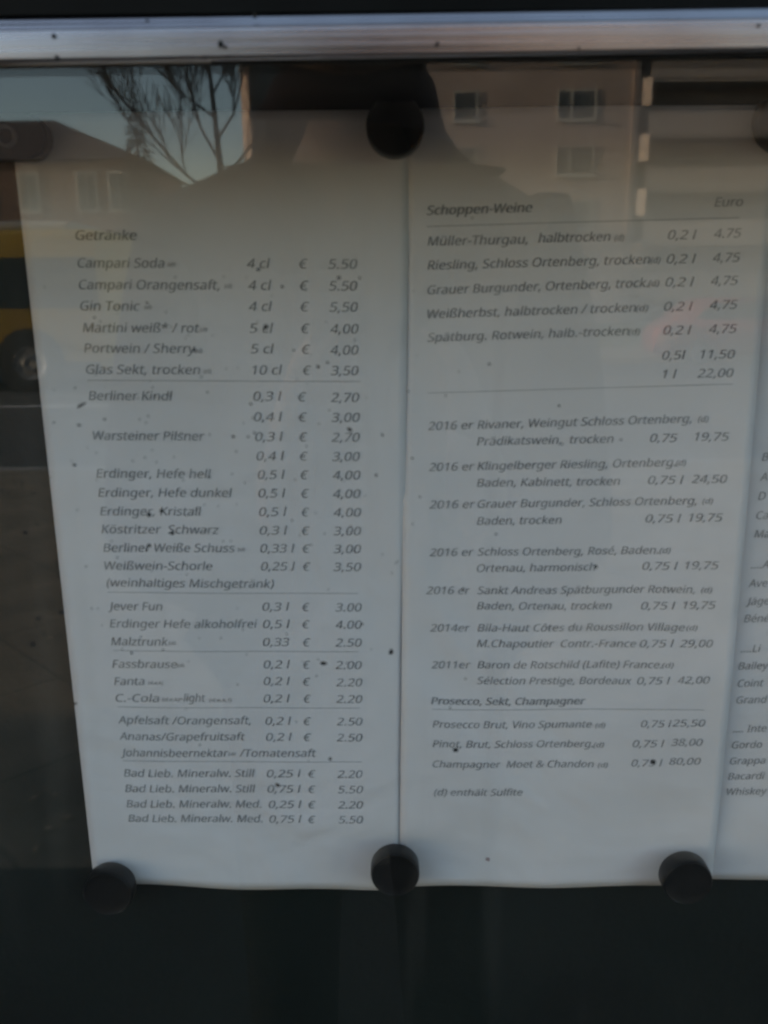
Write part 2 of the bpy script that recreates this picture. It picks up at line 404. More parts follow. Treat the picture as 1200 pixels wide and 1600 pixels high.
# yellow city bus
YEL = mat('yellow_paint', (0.72, 0.42, 0.04), rough=0.35, noise=0.05, nscale=3)
TYRE = mat('tyre', (0.015, 0.015, 0.016), rough=0.8, noise=0.2, nscale=20)
RIM = mat('wheel_rim', (0.30, 0.30, 0.31), rough=0.4, metal=0.6, noise=0.1, nscale=20)
DBUS = 15.3; YBUS = 2 * YG - CAM.y - DBUS
def ux(px): return mirrored(px, 480, DBUS).x
zroof = mirrored(60, 358, DBUS).z; zroad = -0.13
bx1 = ux(168); bx0 = bx1 - 12.0
bus = empty('city_bus', ((bx0 + bx1) / 2, YBUS - 1.25, zroad), 'yellow city bus with dark windows mirrored at the left edge', 'bus')
bm = bmesh.new(); 
box(bm, (bx0, YBUS - 2.5, zroad + .35), (bx1, YBUS, zroof), 0.12, seg=3)
obj('body', bm, YEL, bus, True)
bm = bmesh.new(); box(bm, (bx0 + .4, YBUS + .003, mirrored(60, 482, DBUS).z), (bx1 - .15, YBUS + .012, mirrored(60, 402, DBUS).z)); obj('window_band', bm, PANE, bus)
bm = bmesh.new(); box(bm, (ux(-150), YBUS - 2.1, zroof + .003), (ux(112), YBUS - .3, zroof + .16), .06, seg=2); obj('roof_unit', bm, WFRAME, bus)
bm = bmesh.new(); box(bm, (bx0 + .3, YBUS + .003, zroad + .36), (bx1 - .2, YBUS + .012, zroad + .52)); obj('skirt', bm, TYRE, bus)
for wx in (ux(40), ux(40) - 5.9):
    bm = bmesh.new(); lathe_y(bm, (wx, YBUS - .29, zroad + .5), [(0, .303), (.58, .303), (.6, .31), (.6, .33), (0.0, .33)], 32); obj('wheel_arch', bm, TYRE, bus)
    bm = bmesh.new(); lathe_y(bm, (wx, YBUS - .29, zroad + .5), [(0, 0), (.46, 0), (.5, .06), (.5, .30), (.47, .35), (.30, .355), (0, .34)], 32); w = obj('wheel', bm, TYRE, bus)
    bm = bmesh.new()
    lathe_y(bm, (wx, YBUS - .29, zroad + .5), [(0, .357), (.12, .375), (.14, .357), (.24, .358), (.28, .372), (.29, .357)], 24); obj('rim', bm, RIM, w)

# red parked car across the street
RED = mat('red_car_paint', (0.20, 0.05, 0.045), rough=0.25, noise=0.04, nscale=3)
TAIL = mat('tail_light_plastic', (0.55, 0.03, 0.02), rough=0.2, noise=0.05, nscale=30)
DCAR = 19.0; YC = 2 * YG - CAM.y - DCAR
cx0 = mirrored(1045, 430, DCAR).x; Lc = 4.0
car = empty('parked_car', (cx0 + Lc / 2, YC - .85, zroad), 'red hatchback parked across the street, mirrored at the right', 'car')
prof = [(0, .25), (0, .72), (.10, .86), (.35, 1.0), (.9, 1.42), (1.3, 1.48), (2.2, 1.45), (2.95, .98), (3.75, .85), (3.98, .62), (4.0, .25)]
bm = bmesh.new(); prism(bm, [(cx0 + x, YC, zroad + z) for x, z in prof], (0, -1.7, 0)); bmesh.ops.bevel(bm, geom=bm.edges[:], offset=.05, segments=2, affect='EDGES'); obj('body', bm, RED, car, True)
bm = bmesh.new(); prism(bm, [(cx0 + x, YC + .004, zroad + z) for x, z in ((.62, 1.02), (1.0, 1.36), (2.1, 1.37), (2.68, 1.0))], (0, .012, 0)); obj('side_window', bm, PANE, car)
for wx in (.75, 3.2):
    bm = bmesh.new(); lathe_y(bm, (cx0 + wx, YC - .18, zroad + .3), [(0, 0), (.27, 0), (.30, .04), (.30, .17), (.27, .21), (0, .2)], 24); w = obj('wheel', bm, TYRE, car)
    bm = bmesh.new(); lathe_y(bm, (cx0 + wx, YC - .18, zroad + .3), [(0, .225), (.18, .23), (.19, .212)], 20); obj('rim', bm, RIM, w)
bm = bmesh.new(); box(bm, (cx0 - .02, YC - .25, zroad + .7), (cx0 + .12, YC + .02, zroad + .84), .02); obj('tail_light', bm, TAIL, car)

# fallen leaves on the pavement
LEAF = mat('dry_leaf', (0.42, 0.33, 0.22), rough=0.8, noise=0.3, nscale=30)
rnd = random.Random(11)
leaves = [(52, 1250), (87, 1245), (75, 1298), (55, 1330), (33, 1046), (105, 1280)]
for i in range(26): leaves.append((rnd.uniform(-300, 900), rnd.uniform(900, 1330)))
for (px, py) in leaves:
    d = raydir(px, py); c = Vector((CAM.x, 2 * YG - CAM.y, CAM.z)); t = -c.z / d.z; p = c + Vector((d.x, -d.y, d.z)) * t
    a = rnd.uniform(0, 6.28); L = rnd.uniform(.011, .016)
    u = Vector((math.cos(a), math.sin(a), 0)) * L; v = Vector((-math.sin(a), math.cos(a), 0)) * L * .8
    bm = bmesh.new(); p.z = .006
    pts = [p - u, p - u * .3 + v, p + u * .4 + v * .8 + Vector((0, 0, .004)), p + u + Vector((0, 0, .002)), p + u * .3 - v * .9, p - u * .5 - v * .7]
    prism(bm, pts, (0, 0, .0006))
    tag(obj('fallen_leaf', bm, LEAF), 'dry brown leaf lying on the pavement mirrored in the glass', 'leaf', 'fallen leaves on the pavement')

# ------------------------------------------------------------------ people
COAT = mat('dark_coat', (0.060, 0.036, 0.034), rough=0.9, noise=0.25, nscale=30, bump=0.3, bscale=60, spec=0.2)
TROUS = mat('dark_trousers', (0.022, 0.021, 0.021), rough=0.9, noise=0.2, nscale=40, spec=0.2)
SKIN = mat('skin', (0.34, 0.19, 0.13), rough=0.55, noise=0.06, nscale=30)
HAIR = mat('dark_knit_cap', (0.02, 0.016, 0.014), rough=0.7, noise=0.3, nscale=150)
PHONEM = mat('phone_shell', (0.012, 0.012, 0.014), rough=0.3, noise=0.1, nscale=20)
def skin_mesh(verts, edges, radii, sub=2):
    me = bpy.data.meshes.new('tmp'); me.from_pydata([tuple(v) for v in verts], edges, [])
    o = bpy.data.objects.new('tmp', me); COL.objects.link(o)
    sk = o.modifiers.new('s', 'SKIN'); su = o.modifiers.new('u', 'SUBSURF'); su.levels = sub; su.render_levels = sub
    for i, r in enumerate(radii): me.skin_vertices[0].data[i].radius = (r if isinstance(r, tuple) else (r, r))
    me.skin_vertices[0].data[0].use_root = True
    dg = bpy.context.evaluated_depsgraph_get(); dg.update()
    m2 = bpy.data.meshes.new_from_object(o.evaluated_get(dg))
    bm = bmesh.new(); bm.from_mesh(m2)
    bpy.data.objects.remove(o); bpy.data.meshes.remove(m2); bpy.data.meshes.remove(me)
    return bm
def head(bm, c, h):
    """face towards +y: skull, jaw, nose, brow, ears"""
    g = bmesh.ops.create_uvsphere(bm, u_segments=28, v_segments=20, radius=1.0)
    for v in g['verts']:
        x, y, z = v.co
        w = 1.0 - .22 * max(0, -z) ** 1.5
        yy = y * (1.0 if y < 0 else .95)
        if y > 0 and z < -.2: yy += .06 * (-z)
        if y > .6 and abs(x) < .22 and -.30 < z < .12: yy += .20 * (1 - abs(x) / .22) * (0.12 - z) / .42
        if y > .55 and .1 < abs(x) < .55 and .02 < z < .22: yy -= .06
        v.co = Vector((x * .66 * w, yy * .80, z)) * (h / 2) + c
    for s in (-1, 1):
        g = bmesh.ops.create_uvsphere(bm, u_segments=10, v_segments=8, radius=1.0)
        for v in g['verts']: v.co = Vector((v.co.x * .012 + s * h * .335, v.co.y * .02 - .005, v.co.z * .034)) + c
def hair(c, h):
    bm = bmesh.new(); g = bmesh.ops.create_uvsphere(bm, u_segments=28, v_segments=20, radius=1.0)
    for v in g['verts']: v.co = Vector((v.co.x * .80, v.co.y * .98 - .02, v.co.z * 1.0 + .10)) * (h / 2) + c
    kill = [v for v in bm.verts if (v.co.y - c.y) > .03 and (v.co.z - c.z) < h * .10 or (v.co.z - c.z) < -h * .30]
    bmesh.ops.delete(bm, geom=kill, context='VERTS')
    return bm
def hand(palm, direction, palm_n, side, curl=0.5, s=1.0):
    """palm with four unequal fingers and a thumb, grown as short skinned chains"""
    d = Vector(direction).normalized(); n = Vector(palm_n).normalized(); u = d.cross(n).normalized() * side
    P = Vector(palm)
    bmo = skin_mesh([P - d * .035 * s, P, P + d * .035 * s], [(0, 1), (1, 2)], [(.026 * s, .016 * s), (.034 * s, .015 * s), (.036 * s, .014 * s)], 2)
    for k, L in enumerate((.070, .078, .072, .056)):
        st = P + d * .03 * s + u * (.027 - .018 * k) * s
        a1, a2, a3 = curl * .5, curl * 1.2, curl * 1.8
        p1 = st + (d * math.cos(a1) + n * math.sin(a1)) * L * .8 * s
        p2 = p1 + (d * math.cos(a2) + n * math.sin(a2)) * L * .32 * s
        p3 = p2 + (d * math.cos(a3) + n * math.sin(a3)) * L * .25 * s
        b2 = skin_mesh([st, p1, p2, p3], [(0, 1), (1, 2), (2, 3)], [.0092 * s, .0088 * s, .008 * s, .0066 * s], 2)
        m = bpy.data.meshes.new('t'); b2.to_mesh(m); bmo.from_mesh(m); b2.free(); bpy.data.meshes.remove(m)
    st = P - d * .012 * s + u * .026 * s
    p1 = st + (d * .5 + u * .75 + n * .35).normalized() * .034 * s; p2 = p1 + (d * .8 + u * .25 + n * .5).normalized() * .030 * s
    b2 = skin_mesh([st, p1, p2], [(0, 1), (1, 2)], [.012 * s, .0105 * s, .008 * s], 2)
    m = bpy.data.meshes.new('t'); b2.to_mesh(m); bmo.from_mesh(m); b2.free(); bpy.data.meshes.remove(m)
    return bmo
def person(base, height, label, coat, arms, coat_len, look=0.0, hair_m=HAIR, hand_palms=None):
    """arms: for each side a list of shoulder-relative points elbow, wrist in world offsets from base"""
    k = height / 1.80
    B = Vector(base)
    def P(x, y, z): return B + Vector((x, y, z)) * k
    t = empty('person', B, label, 'person')
    hc = P(0, .06, 1.685)
    bm = skin_mesh([P(0, 0, 1.0), P(0, .01, 1.25), P(0, .0, 1.46), P(0, .02, 1.55), P(0, .045, 1.62)] +
                   [P(-.10, 0, .93), P(-.11, .02, .50), P(-.12, -.02, .08), P(-.12, .13, .045), P(.10, 0, .93), P(.11, .02, .50), P(.12, -.02, .08), P(.12, .13, .045)],
                   [(0, 1), (1, 2), (2, 3), (3, 4), (0, 5), (5, 6), (6, 7), (7, 8), (0, 9), (9, 10), (10, 11), (11, 12)],
                   [(.17 * k, .12 * k), (.165 * k, .115 * k), (.17 * k, .10 * k), .065 * k, .055 * k] + [.09 * k, .06 * k, .045 * k, .04 * k] * 2)
    head(bm, hc, .235 * k)
    body = obj('body', bm, SKIN, t, True)
    obj('knit_cap', hair(hc, .235 * k), hair_m, t, True)
    # trousers
    bm = skin_mesh([P(0, 0, 1.0), P(-.10, 0, .93), P(-.112, .02, .52), P(-.12, -.02, .12), P(.10, 0, .93), P(.112, .02, .52), P(.12, -.02, .12)],
                   [(0, 1), (1, 2), (2, 3), (0, 4), (4, 5), (5, 6)], [(.18 * k, .13 * k), .105 * k, .078 * k, .066 * k, .105 * k, .078 * k, .066 * k])
    obj('trousers', bm, TROUS, t, True)
    # coat with sleeves
    v = [P(0, 0, 1.22), P(0, 0, coat_len), P(0, .0, 1.44), P(0, .015, 1.53), P(0, .03, 1.60), P(0, .05, 1.665)]
    e = [(0, 1), (0, 2), (2, 3), (3, 4), (4, 5)]; r = [(.205 * k, .15 * k), (.225 * k, .165 * k), (.20 * k, .125 * k), (.125 * k, .11 * k), (.105 * k, .115 * k), (.100 * k, .125 * k)]
    for s, (el, wr) in zip((-1, 1), arms):
        i = len(v); v += [P(s * .21, 0, 1.46), Vector(el), Vector(wr)]; e += [(2, i), (i, i + 1), (i + 1, i + 2)]; r += [.085 * k, .062 * k, .046 * k]
    obj('coat', skin_mesh(v, e, r), coat, t, True)
    if hand_palms:
        for (p, d, n, s) in hand_palms: obj('hand', hand(p, d, n, s), SKIN, t, True)
    # shoes
    for s in (-1, 1):
        bm = skin_mesh([P(s * .12, -.05, .055), P(s * .12, .08, .05), P(s * .12, .19, .04)], [(0, 1), (1, 2)], [(.045 * k, .05 * k), (.046 * k, .045 * k), (.036 * k, .034 * k)]); obj('shoe', bm, BLACKP, t, True)
    return t
phx = Vector(CAM) - fwd * 0.006 + down * 0.045       # phone centre, the lens near its upper end
pb = Vector((-0.035, -0.98, 0.004))
lw = phx + Vector((-.065, -.065, -.12)); rw = phx + Vector((.065, -.065, -.12))
person(pb, 1.83, 'person in dark coat taking the picture, mirrored as a dark silhouette', COAT,
       [(pb + Vector((-.23, .18, 1.15)), lw + Vector((-.02, -.04, -.02))), (pb + Vector((.23, .18, 1.15)), rw + Vector((.02, -.04, -.02)))], .62,
       hand_palms=[(phx + Vector((-.052, -.035, -.065)), (.10, .06, .95), (.9, .25, 0), -1), (phx + Vector((.052, -.035, -.065)), (-.10, .06, .95), (-.9, .25, 0), 1)])
bm = bmesh.new(); box(bm, (-.037, -.074, -.004), (.037, .074, .004), .003, seg=2)
R4 = Matrix.Identity(4)
for i in range(3): R4[i][0] = right[i]; R4[i][1] = -down[i]; R4[i][2] = -fwd[i]; R4[i][3] = phx[i]
bm.transform(R4); tag(obj('phone', bm, PHONEM), 'black phone held up before the glass by the person in dark coat', 'phone')

# ------------------------------------------------------------------ the showcase
XL, XR = -0.33, 0.50
ztop = at(600, 88, YG - .0035).z               # lower edge of the top rail
zup = at(600, 15, YG - .0035).z
ZB = CZ - 0.40
case = empty('showcase', ((XL + XR) / 2, 0.03, ZB), 'dark glazed menu showcase with aluminium frame holding the pinned sheets', 'showcase')
bm = bmesh.new(); box(bm, (XL - .02, 0.004, ZB - .03), (XR + .02, 0.026, zup + .06)); obj('back_panel', bm, BOARD, case)
bm = bmesh.new()
box(bm, (XL - .02, YG + .0043, ztop + .006), (XR + .02, 0.0037, zup + .06)); box(bm, (XL - .02, YG + .0043, ZB - .03), (XR + .02, 0.0037, ZB - .013))
box(bm, (XL - .02, YG + .0046, ZB - .0127), (XL - .013, 0.0036, ztop + .0057)); box(bm, (XR + .013, YG + .0046, ZB - .0127), (XR + .02, 0.0036, ztop + .0057))
obj('inner_frame', bm, DARKF, case)
# glass pane, four millimetres thick
bm = bmesh.new(); box(bm, (XL - .012, YG, ZB - .012), (XR + .012, YG + .004, ztop + .0053)); glass = obj('glass_pane', bm, GLASS, case)
# rails: rounded aluminium section (z, y)
hz_ = zup - ztop
YR = YG - .0035
sec = [(0.0, YR + .003), (0.0, YR + .0012), (.02, YR + .0005), (.08, YR), (.25, YR - .00005), (.45, YR), (.60, YR + .00008), (.68, YR + .0002), (.72, YR + .0006), (.85, YR + .0014), (.95, YR + .0020), (1.0, YR + .0026), (1.0, YR + .0050)]
def rail(p0, p1, across, m, name='rail'):
    bm = bmesh.new(); a = []; b = []
    for s, y in sec:
        o = Vector(across) * (s * hz_)
        a.append(bm.verts.new(Vector((p0[0], y, p0[1])) + o)); b.append(bm.verts.new(Vector((p1[0], y, p1[1])) + o))
    n = len(a)
    for i in range(n): bm.faces.new((a[i], a[(i + 1) % n], b[(i + 1) % n], b[i]))
    bm.faces.new(a); bm.faces.new(b[::-1])
    return obj(name, bm, m, case)
tilt = (at(1200, 79, YR).z - at(0, 98, YR).z) / (at(1200, 79, YR).x - at(0, 98, YR).x)
toprail = rail((XL - .02, ztop + tilt * (XL - .02)), (XR + .02, ztop + tilt * (XR + .02)), (0, 0, 1), ALU, 'top_rail')
rail((XL - .02, ZB), (XR + .02, ZB), (0, 0, -1), ALU, 'bottom_rail')
rail((XL, ZB + .001), (XL, ztop - .003), (-1, 0, 0), ALU, 'side_rail'); rail((XR, ZB + .001), (XR, ztop - .003), (1, 0, 0), ALU, 'side_rail')
bm = bmesh.new()
box(bm, (XL - .02, YG - .0022, ztop - .0002), (XR + .02, YG - .0003, ztop + .008)); obj('rubber_seal', bm, RUBBER, case)
bm = bmesh.new(); box(bm, (XL - .02, YG + .0017, zup + .0012), (XR + .02, YG + .0041, zup + .06)); obj('frame_head', bm, DARKF, case)
# dents and rust specks on the rail
bm = bmesh.new(); rnd = random.Random(4)
for (px, py, r) in ((345, 68, .0011), (84, 56, .0007), (90, 90, .0007), (683, 69, .0007), (398, 25, .0007), (352, 74, .0006), (1185, 40, .0005), (230, 33, .0004), (905, 76, .0004)):
    c = at(px, py, YR)
    n = 9; ring = []; 
    for k in range(n):
        a = 6.283 * k / n; rr = .75 * r * rnd.uniform(.6, 1.25)
        ring.append(Vector((c.x + math.cos(a) * rr, YR + .0003, c.z + math.sin(a) * rr)))
    prism(bm, ring, (0, -.0007, 0))
s_ = obj('rust_specks', bm, DIRT, case); s_['kind'] = 'stuff'

# dirt on the glass
bm = bmesh.new(); rnd = random.Random(21)
big = [(404, 421, 5, 4), (530, 434, 5, 4), (562, 434, 3, 3), (441, 448, 3, 3), (230, 473, 4, 3), (148, 496, 3, 2), (415, 511, 6, 6), (304, 547, 5, 4), (459, 547, 3, 2), (497, 573, 5, 4), (512, 566, 3, 3), (127, 633, 14, 3), (124, 664, 6, 3), (315, 589, 3, 2), (392, 631, 4, 3), (164, 655, 4, 3), (284, 677, 3, 2), (328, 679, 2, 2), (365, 682, 4, 4), (398, 676, 3, 3), (388, 682, 4, 2), (547, 671, 7, 4), (597, 679, 3, 5), (117, 726, 5, 4), (233, 804, 6, 5), (253, 798, 6, 4), (269, 832, 7, 5), (40, 832, 6, 6), (234, 852, 5, 4), (53, 770, 5, 3), (3, 765, 3, 4), (15, 768, 3, 4), (588, 742, 3, 5), (96, 956, 7, 7), (59, 966, 6, 6), (23, 571, 3, 3), (7, 607, 3, 2), (85, 660, 3, 2), (206, 1020, 3, 4), (51, 1007, 7, 7), (506, 1036, 9, 5), (118, 1099, 5, 3), (516, 1185, 4, 4), (434, 1226, 6, 5), (611, 1018, 6, 8), (545, 830, 2, 2), (548, 822, 2, 2), (764, 569, 4, 3), (638, 611, 3, 2), (696, 618, 2, 2), (873, 634, 3, 3), (644, 716, 3, 3), (656, 776, 3, 2), (775, 834, 3, 3), (931, 885, 4, 4), (723, 920, 4, 3), (712, 1171, 8, 5), (1020, 1190, 7, 6), (703, 1105, 2, 2), (727, 1060, 2, 2), (858, 980, 3, 2), (841, 692, 2, 2), (878, 694, 3, 2), (970, 687, 3, 2), (566, 975, 3, 3), (363, 740, 2, 2), (327, 745, 3, 3), (88, 878, 3, 5), (34, 753, 4, 2), (230, 858, 2, 3), (255, 1015, 3, 2), (6, 1550, 2, 2), (738, 341, 2, 2), (646, 455, 2, 2)]
small = [(rnd.gauss(300, 190), rnd.gauss(740, 190), rnd.uniform(1.0, 2.4), rnd.uniform(1.0, 2.2)) for _ in range(150)]
small = [s for s in small if 0 < s[0] < 1000 and 430 < s[1] < 1200]
for (px, py, w, h) in big + small:
    c = at(px, py, YG); k = (at(px + 1, py, YG) - c).length
    n = 9; ring = []; a0 = rnd.uniform(-.5, .5)
    for i in range(n):
        a = 6.283 * i / n; rr = rnd.uniform(.6, 1.2)
        x, z = math.cos(a) * w * k * .62 * rr, math.sin(a) * h * k * .62 * rr
        ring.append(Vector((c.x + x * math.cos(a0) - z * math.sin(a0), YG - .0001, c.z + x * math.sin(a0) + z * math.cos(a0))))
    prism(bm, ring, (0, -.0003, 0))
s_ = obj('dirt_specks', bm, DIRT, glass); s_['kind'] = 'stuff'; s_['label'] = 'tiny black dirt specks scattered on the glass'

# ------------------------------------------------------------------ menu sheets
def lerp(a, b, t): return a + (b - a) * t
class Sheet:
    def __init__(s, tl, tr, br, bl, bulge):
        s.c = [at(*p) for p in (tl, tr, br, bl)]
        ph = tl[0] * .01
        s.bulge = lambda u, v: bulge(u, v) + .00045 * math.sin(math.pi * min(1, max(0, u))) * math.sin(9 * u + 4 * v + ph) * math.sin(8.5 * v + 3 * u + ph)
    def pos(s, u, v):
        p = lerp(lerp(s.c[0], s.c[1], u), lerp(s.c[3], s.c[2], u), v)
        return Vector((p.x, s.bulge(u, v), p.z))
    def uv(s, x, z):
        u = v = .5
        for _ in range(8):
            v = (z - lerp(s.c[0].z, s.c[1].z, u)) / (lerp(s.c[3].z, s.c[2].z, u) - lerp(s.c[0].z, s.c[1].z, u))
            xl_, xr_ = lerp(s.c[0].x, s.c[3].x, v), lerp(s.c[1].x, s.c[2].x, v)
            u = (x - xl_) / (xr_ - xl_)
        return u, v
    def on(s, x, z, lift=.00022):
        u, v = s.uv(x, z); return Vector((x, s.bulge(u, v) - lift, z))
    def at(s, px, py):
        p = at(px, py)
        for _ in range(3):
            u, v = s.uv(p.x, p.z); p = at(px, py, s.bulge(u, v))
        return p
    def mesh(s, nu=40, nv=80, th=.00018, wob=0.0):
        bm = bmesh.new(); fr = []; bk = []
        for j in range(nv + 1):
            for i in range(nu + 1):
                u, v = i / nu, j / nv; p = s.pos(u, v)
                if wob: 
                    p.z += wob * math.sin(u * 5.1 + .6) * (v ** 6) + wob * .4 * math.sin(u * 11) * (v ** 6)
                fr.append(bm.verts.new(p)); bk.append(bm.verts.new(p + Vector((0, th, 0))))
        W = nu + 1
        for j in range(nv):
            for i in range(nu):
                a = j * W + i
                bm.faces.new((fr[a], fr[a + 1], fr[a + W + 1], fr[a + W])); bm.faces.new((bk[a], bk[a + W], bk[a + W + 1], bk[a + 1]))
        rim = [i for i in range(W)] + [j * W + nu for j in range(1, nv + 1)] + [nv * W + i for i in range(nu - 1, -1, -1)] + [j * W for j in range(nv - 1, 0, -1)]
        for a, b in zip(rim, rim[1:] + rim[:1]): bm.faces.new((fr[a], bk[a], bk[b], fr[b]))
        return bm
pi = math.pi
S1 = Sheet((12, 173), (640, 170), (627, 1388), (146, 1388), lambda u, v: .0012 - .0014 * math.sin(pi * u) * (.6 + .4 * v) - .0006 * math.sin(2 * pi * v) * u - .0006 * max(0, u - .80) / .20)
S2 = Sheet((636, 170), (1218, 147), (1112, 1380), (624, 1389), lambda u, v: .0004 - .0010 * math.sin(pi * min(1, u * 1.1)) - .0030 * max(0, u - .6) ** 2 / .16 * math.sin(pi * min(1, max(0, v))) ** .7)
S3 = Sheet((1190, 150), (1800, 126), (1570, 1380), (1080, 1378), lambda u, v: .0021 - .0006 * math.sin(pi * u))
sh1 = tag(obj('menu_sheet', S1.mesh(wob=.0012), PAPER, None, True), 'left white menu sheet listing soft drinks, beer and spirits', 'menu sheet', 'menu sheets in the showcase')
sh2 = tag(obj('menu_sheet', S2.mesh(wob=.0010), PAPER, None, True), 'middle white menu sheet headed Schoppen-Weine, listing wines', 'menu sheet', 'menu sheets in the showcase')
sh3 = tag(obj('menu_sheet', S3.mesh(), PAPER, None, True), 'right menu sheet, cut off by the photo edge and partly under its neighbour', 'menu sheet', 'menu sheets in the showcase')

# lettering: text curves turned into meshes lying on the paper
JOBS = []                                  # (block key, sheet, string, x0, x1, y0, y1, cap, bold)
def T(key, sh, s, x0, x1, y0, y1=None, bold=0.006, small=1.0):
    JOBS.append((key, sh, s, x0, x1, y0, y0 if y1 is None else y1, bold, small))
def cap_px(sh, y):
    return (15.0 + (y - 418) * (11.3 - 15.0) / 865.0) if sh is S1 else (14.2 + (y - 380) * (10.9 - 14.2) / 760.0)
B1 = 0.022
T('h1', S1, 'Getränke', 119, 214, 375, None, .016)
rows = [
 ('a', 'Campari Soda', 122, 257, 418, '4 cl', 386, 422, 419, 467, 481, '5.50', 513, 558, 420),
 ('a', 'Campari Orangensaft,', 124, 343, 452, '4 cl', 388, 424, 453, 468, 482, '5.50', 514, 558, 454),
 ('a', 'Gin Tonic', 126, 219, 485, '4 cl', 389, 425, 486, 469, 483, '5,50', 515, 559, 487),
 ('a', 'Martini weiß* / rot', 130, 312, 519, '5 cl', 390, 427, 520, 470, 484, '4,00', 516, 560, 521),
 ('a', 'Portwein / Sherry', 132, 306, 551, '5 cl', 392, 428, 552, 471, 485, '4,00', 516, 560, 554),
 ('a', 'Glas Sekt, trocken', 135, 313, 584, '10 cl', 395, 441, 585, 473, 486, '3,50', 517, 560, 586),
 ('b', 'Berliner Kindl', 139, 270, 625, '0,3 l', 396, 440, 626, 465, 479, '2,70', 517, 561, 628),
 ('b', '', 0, 0, 0, '0,4 l', 397, 441, 658, 466, 480, '3,00', 518, 562, 659),
 ('b', 'Warsteiner Pilsner', 146, 320, 687, '0,3 l', 399, 442, 689, 467, 480, '2,70', 518, 562, 690),
 ('b', '', 0, 0, 0, '0,4 l', 401, 444, 719, 468, 481, '3,00', 519, 562, 720),
 ('b', 'Erdinger, Hefe hell', 151, 330, 746, '0,5 l', 403, 445, 748, 469, 482, '4,00', 520, 563, 749),
 ('b', 'Erdinger, Hefe dunkel', 154, 363, 776, '0,5 l', 404, 446, 777, 470, 483, '4,00', 520, 563, 778),
 ('b', 'Erdinger, Kristall', 157, 315, 805, '0,5 l', 405, 448, 806, 471, 483, '4,00', 521, 564, 807),
 ('b', 'Köstritzer  Schwarz', 159, 342, 833, '0,3 l', 406, 449, 835, 471, 484, '3,00', 521, 564, 836),
 ('b', 'Berliner Weiße Schuss', 162, 367, 862, '0,33 l', 407, 460, 863, 472, 485, '3,00', 521, 564, 864),
 ('b', 'Weißwein-Schorle', 164, 332, 890, '0,25 l', 408, 461, 891, 473, 485, '3,50', 521, 564, 892),
 ('c', 'Jever Fun', 169, 254, 953, '0,3 l', 410, 452, 954, 472, 484, '3.00', 524, 565, 955),
 ('c', 'Erdinger Hefe alkoholfrei', 172, 402, 980, '0,5 l', 411, 453, 981, 472, 484, '4.00', 524, 565, 982),
 ('c', 'Malztrunk', 174, 263, 1008, '0,33', 411, 452, 1009, 473, 485, '2.50', 524, 565, 1010),
 ('d', 'Fassbrause', 176, 277, 1043, '0,2 l', 412, 453, 1044, 473, 485, '2.00', 524, 565, 1045),
 ('d', 'Fanta', 179, 226, 1070, '0,2 l', 412, 453, 1070, 473, 485, '2.20', 525, 566, 1072),
 ('d', 'C.-Cola', 181, 249, 1096, '0,2 l', 412, 453, 1097, 474, 486, '2.20', 525, 566, 1098),
 ('e', 'Apfelsaft /Orangensaft,', 185, 392, 1130, '0,2 l', 415, 455, 1132, 474, 486, '2.50', 526, 566, 1133),
 ('e', 'Ananas/Grapefruitsaft', 187, 383, 1155.5, '0,2 l', 416, 456, 1157, 474, 486, '2.50', 526, 566, 1158),
 ('f', 'Bad Lieb. Mineralw. Still', 194, 398, 1213, '0,25 l', 417, 470, 1214, 481, 493, '2.20', 527, 566, 1215),
 ('f', 'Bad Lieb. Mineralw. Still', 196, 399, 1237, '0,75 l', 418, 470, 1238, 481, 493, '5.50', 528, 567, 1239),
 ('f', 'Bad Lieb. Mineralw. Med.', 198, 408, 1261, '0,25 l', 420, 471, 1262, 481, 493, '2.20', 528, 567, 1263),
 ('f', 'Bad Lieb. Mineralw. Med.', 201, 410, 1283.5, '0,75 l', 421, 471, 1285, 481, 493, '5.50', 529, 567, 1286)]
for (k, n, a0, a1, ya, q, b0, b1, yb, c0, c1, p, d0, d1, yd) in rows:
    if n: T(k, S1, n, a0, a1, ya, lerp(ya, yb, .6))
    T(k, S1, q, b0, b1, yb); T(k, S1, '€', c0, c1, (yb + yd) / 2); T(k, S1, p, d0, d1, yd)
T('b', S1, '(weinhaltiges Mischgetränk)', 167, 428, 916, 918)
T('d', S1, '-light', 282, 321, 1096)
T('e', S1, 'Johannisbeernektar', 189, 357, 1181, 1182); T('e', S1, '/Tomatensaft', 374, 494, 1182)
for (k, x, y) in (('a', 263, 417), ('a', 351, 451), ('a', 226, 484), ('a', 313, 519), ('a', 305, 552), ('a', 319, 584), ('b', 372, 862), ('c', 264, 1008), ('d', 277, 1043), ('e', 357, 1181)):
    T(k, S1, '(d)', x, x + 11, y - 1, None, .0, .42)
T('d', S1, '(d,e,k)', 232, 255, 1069, None, .0, .42); T('d', S1, '(d,e,k)', 254, 281, 1095, None, .0, .42); T('d', S1, '(d,e,k,f)', 327, 362, 1096, None, .0, .42)
RULES = [(S1, 137, 594, 563, 596), (S1, 168, 925, 560, 927), (S1, 177, 1016, 560, 1018), (S1, 184, 1104, 563, 1106), (S1, 192, 1188, 565, 1190),
         (S2, 667, 354, 1155, 340), (S2, 668, 614, 1145, 600), (S2, 675, 1108, 1100, 1109)]
def W2(key, s, x0, x1, y0, y1=None, **kw): T(key, S2, s, x0, x1, y0, y1, **kw)
def D2(key, x0, x1, y): T(key, S2, '(d)', x0, x1, y, None, .0, .68)
T('h2', S2, 'Schoppen-Weine', 667, 831, 336, 331, .014); T('h4', S2, 'Euro', 1116, 1160, 323, 322)
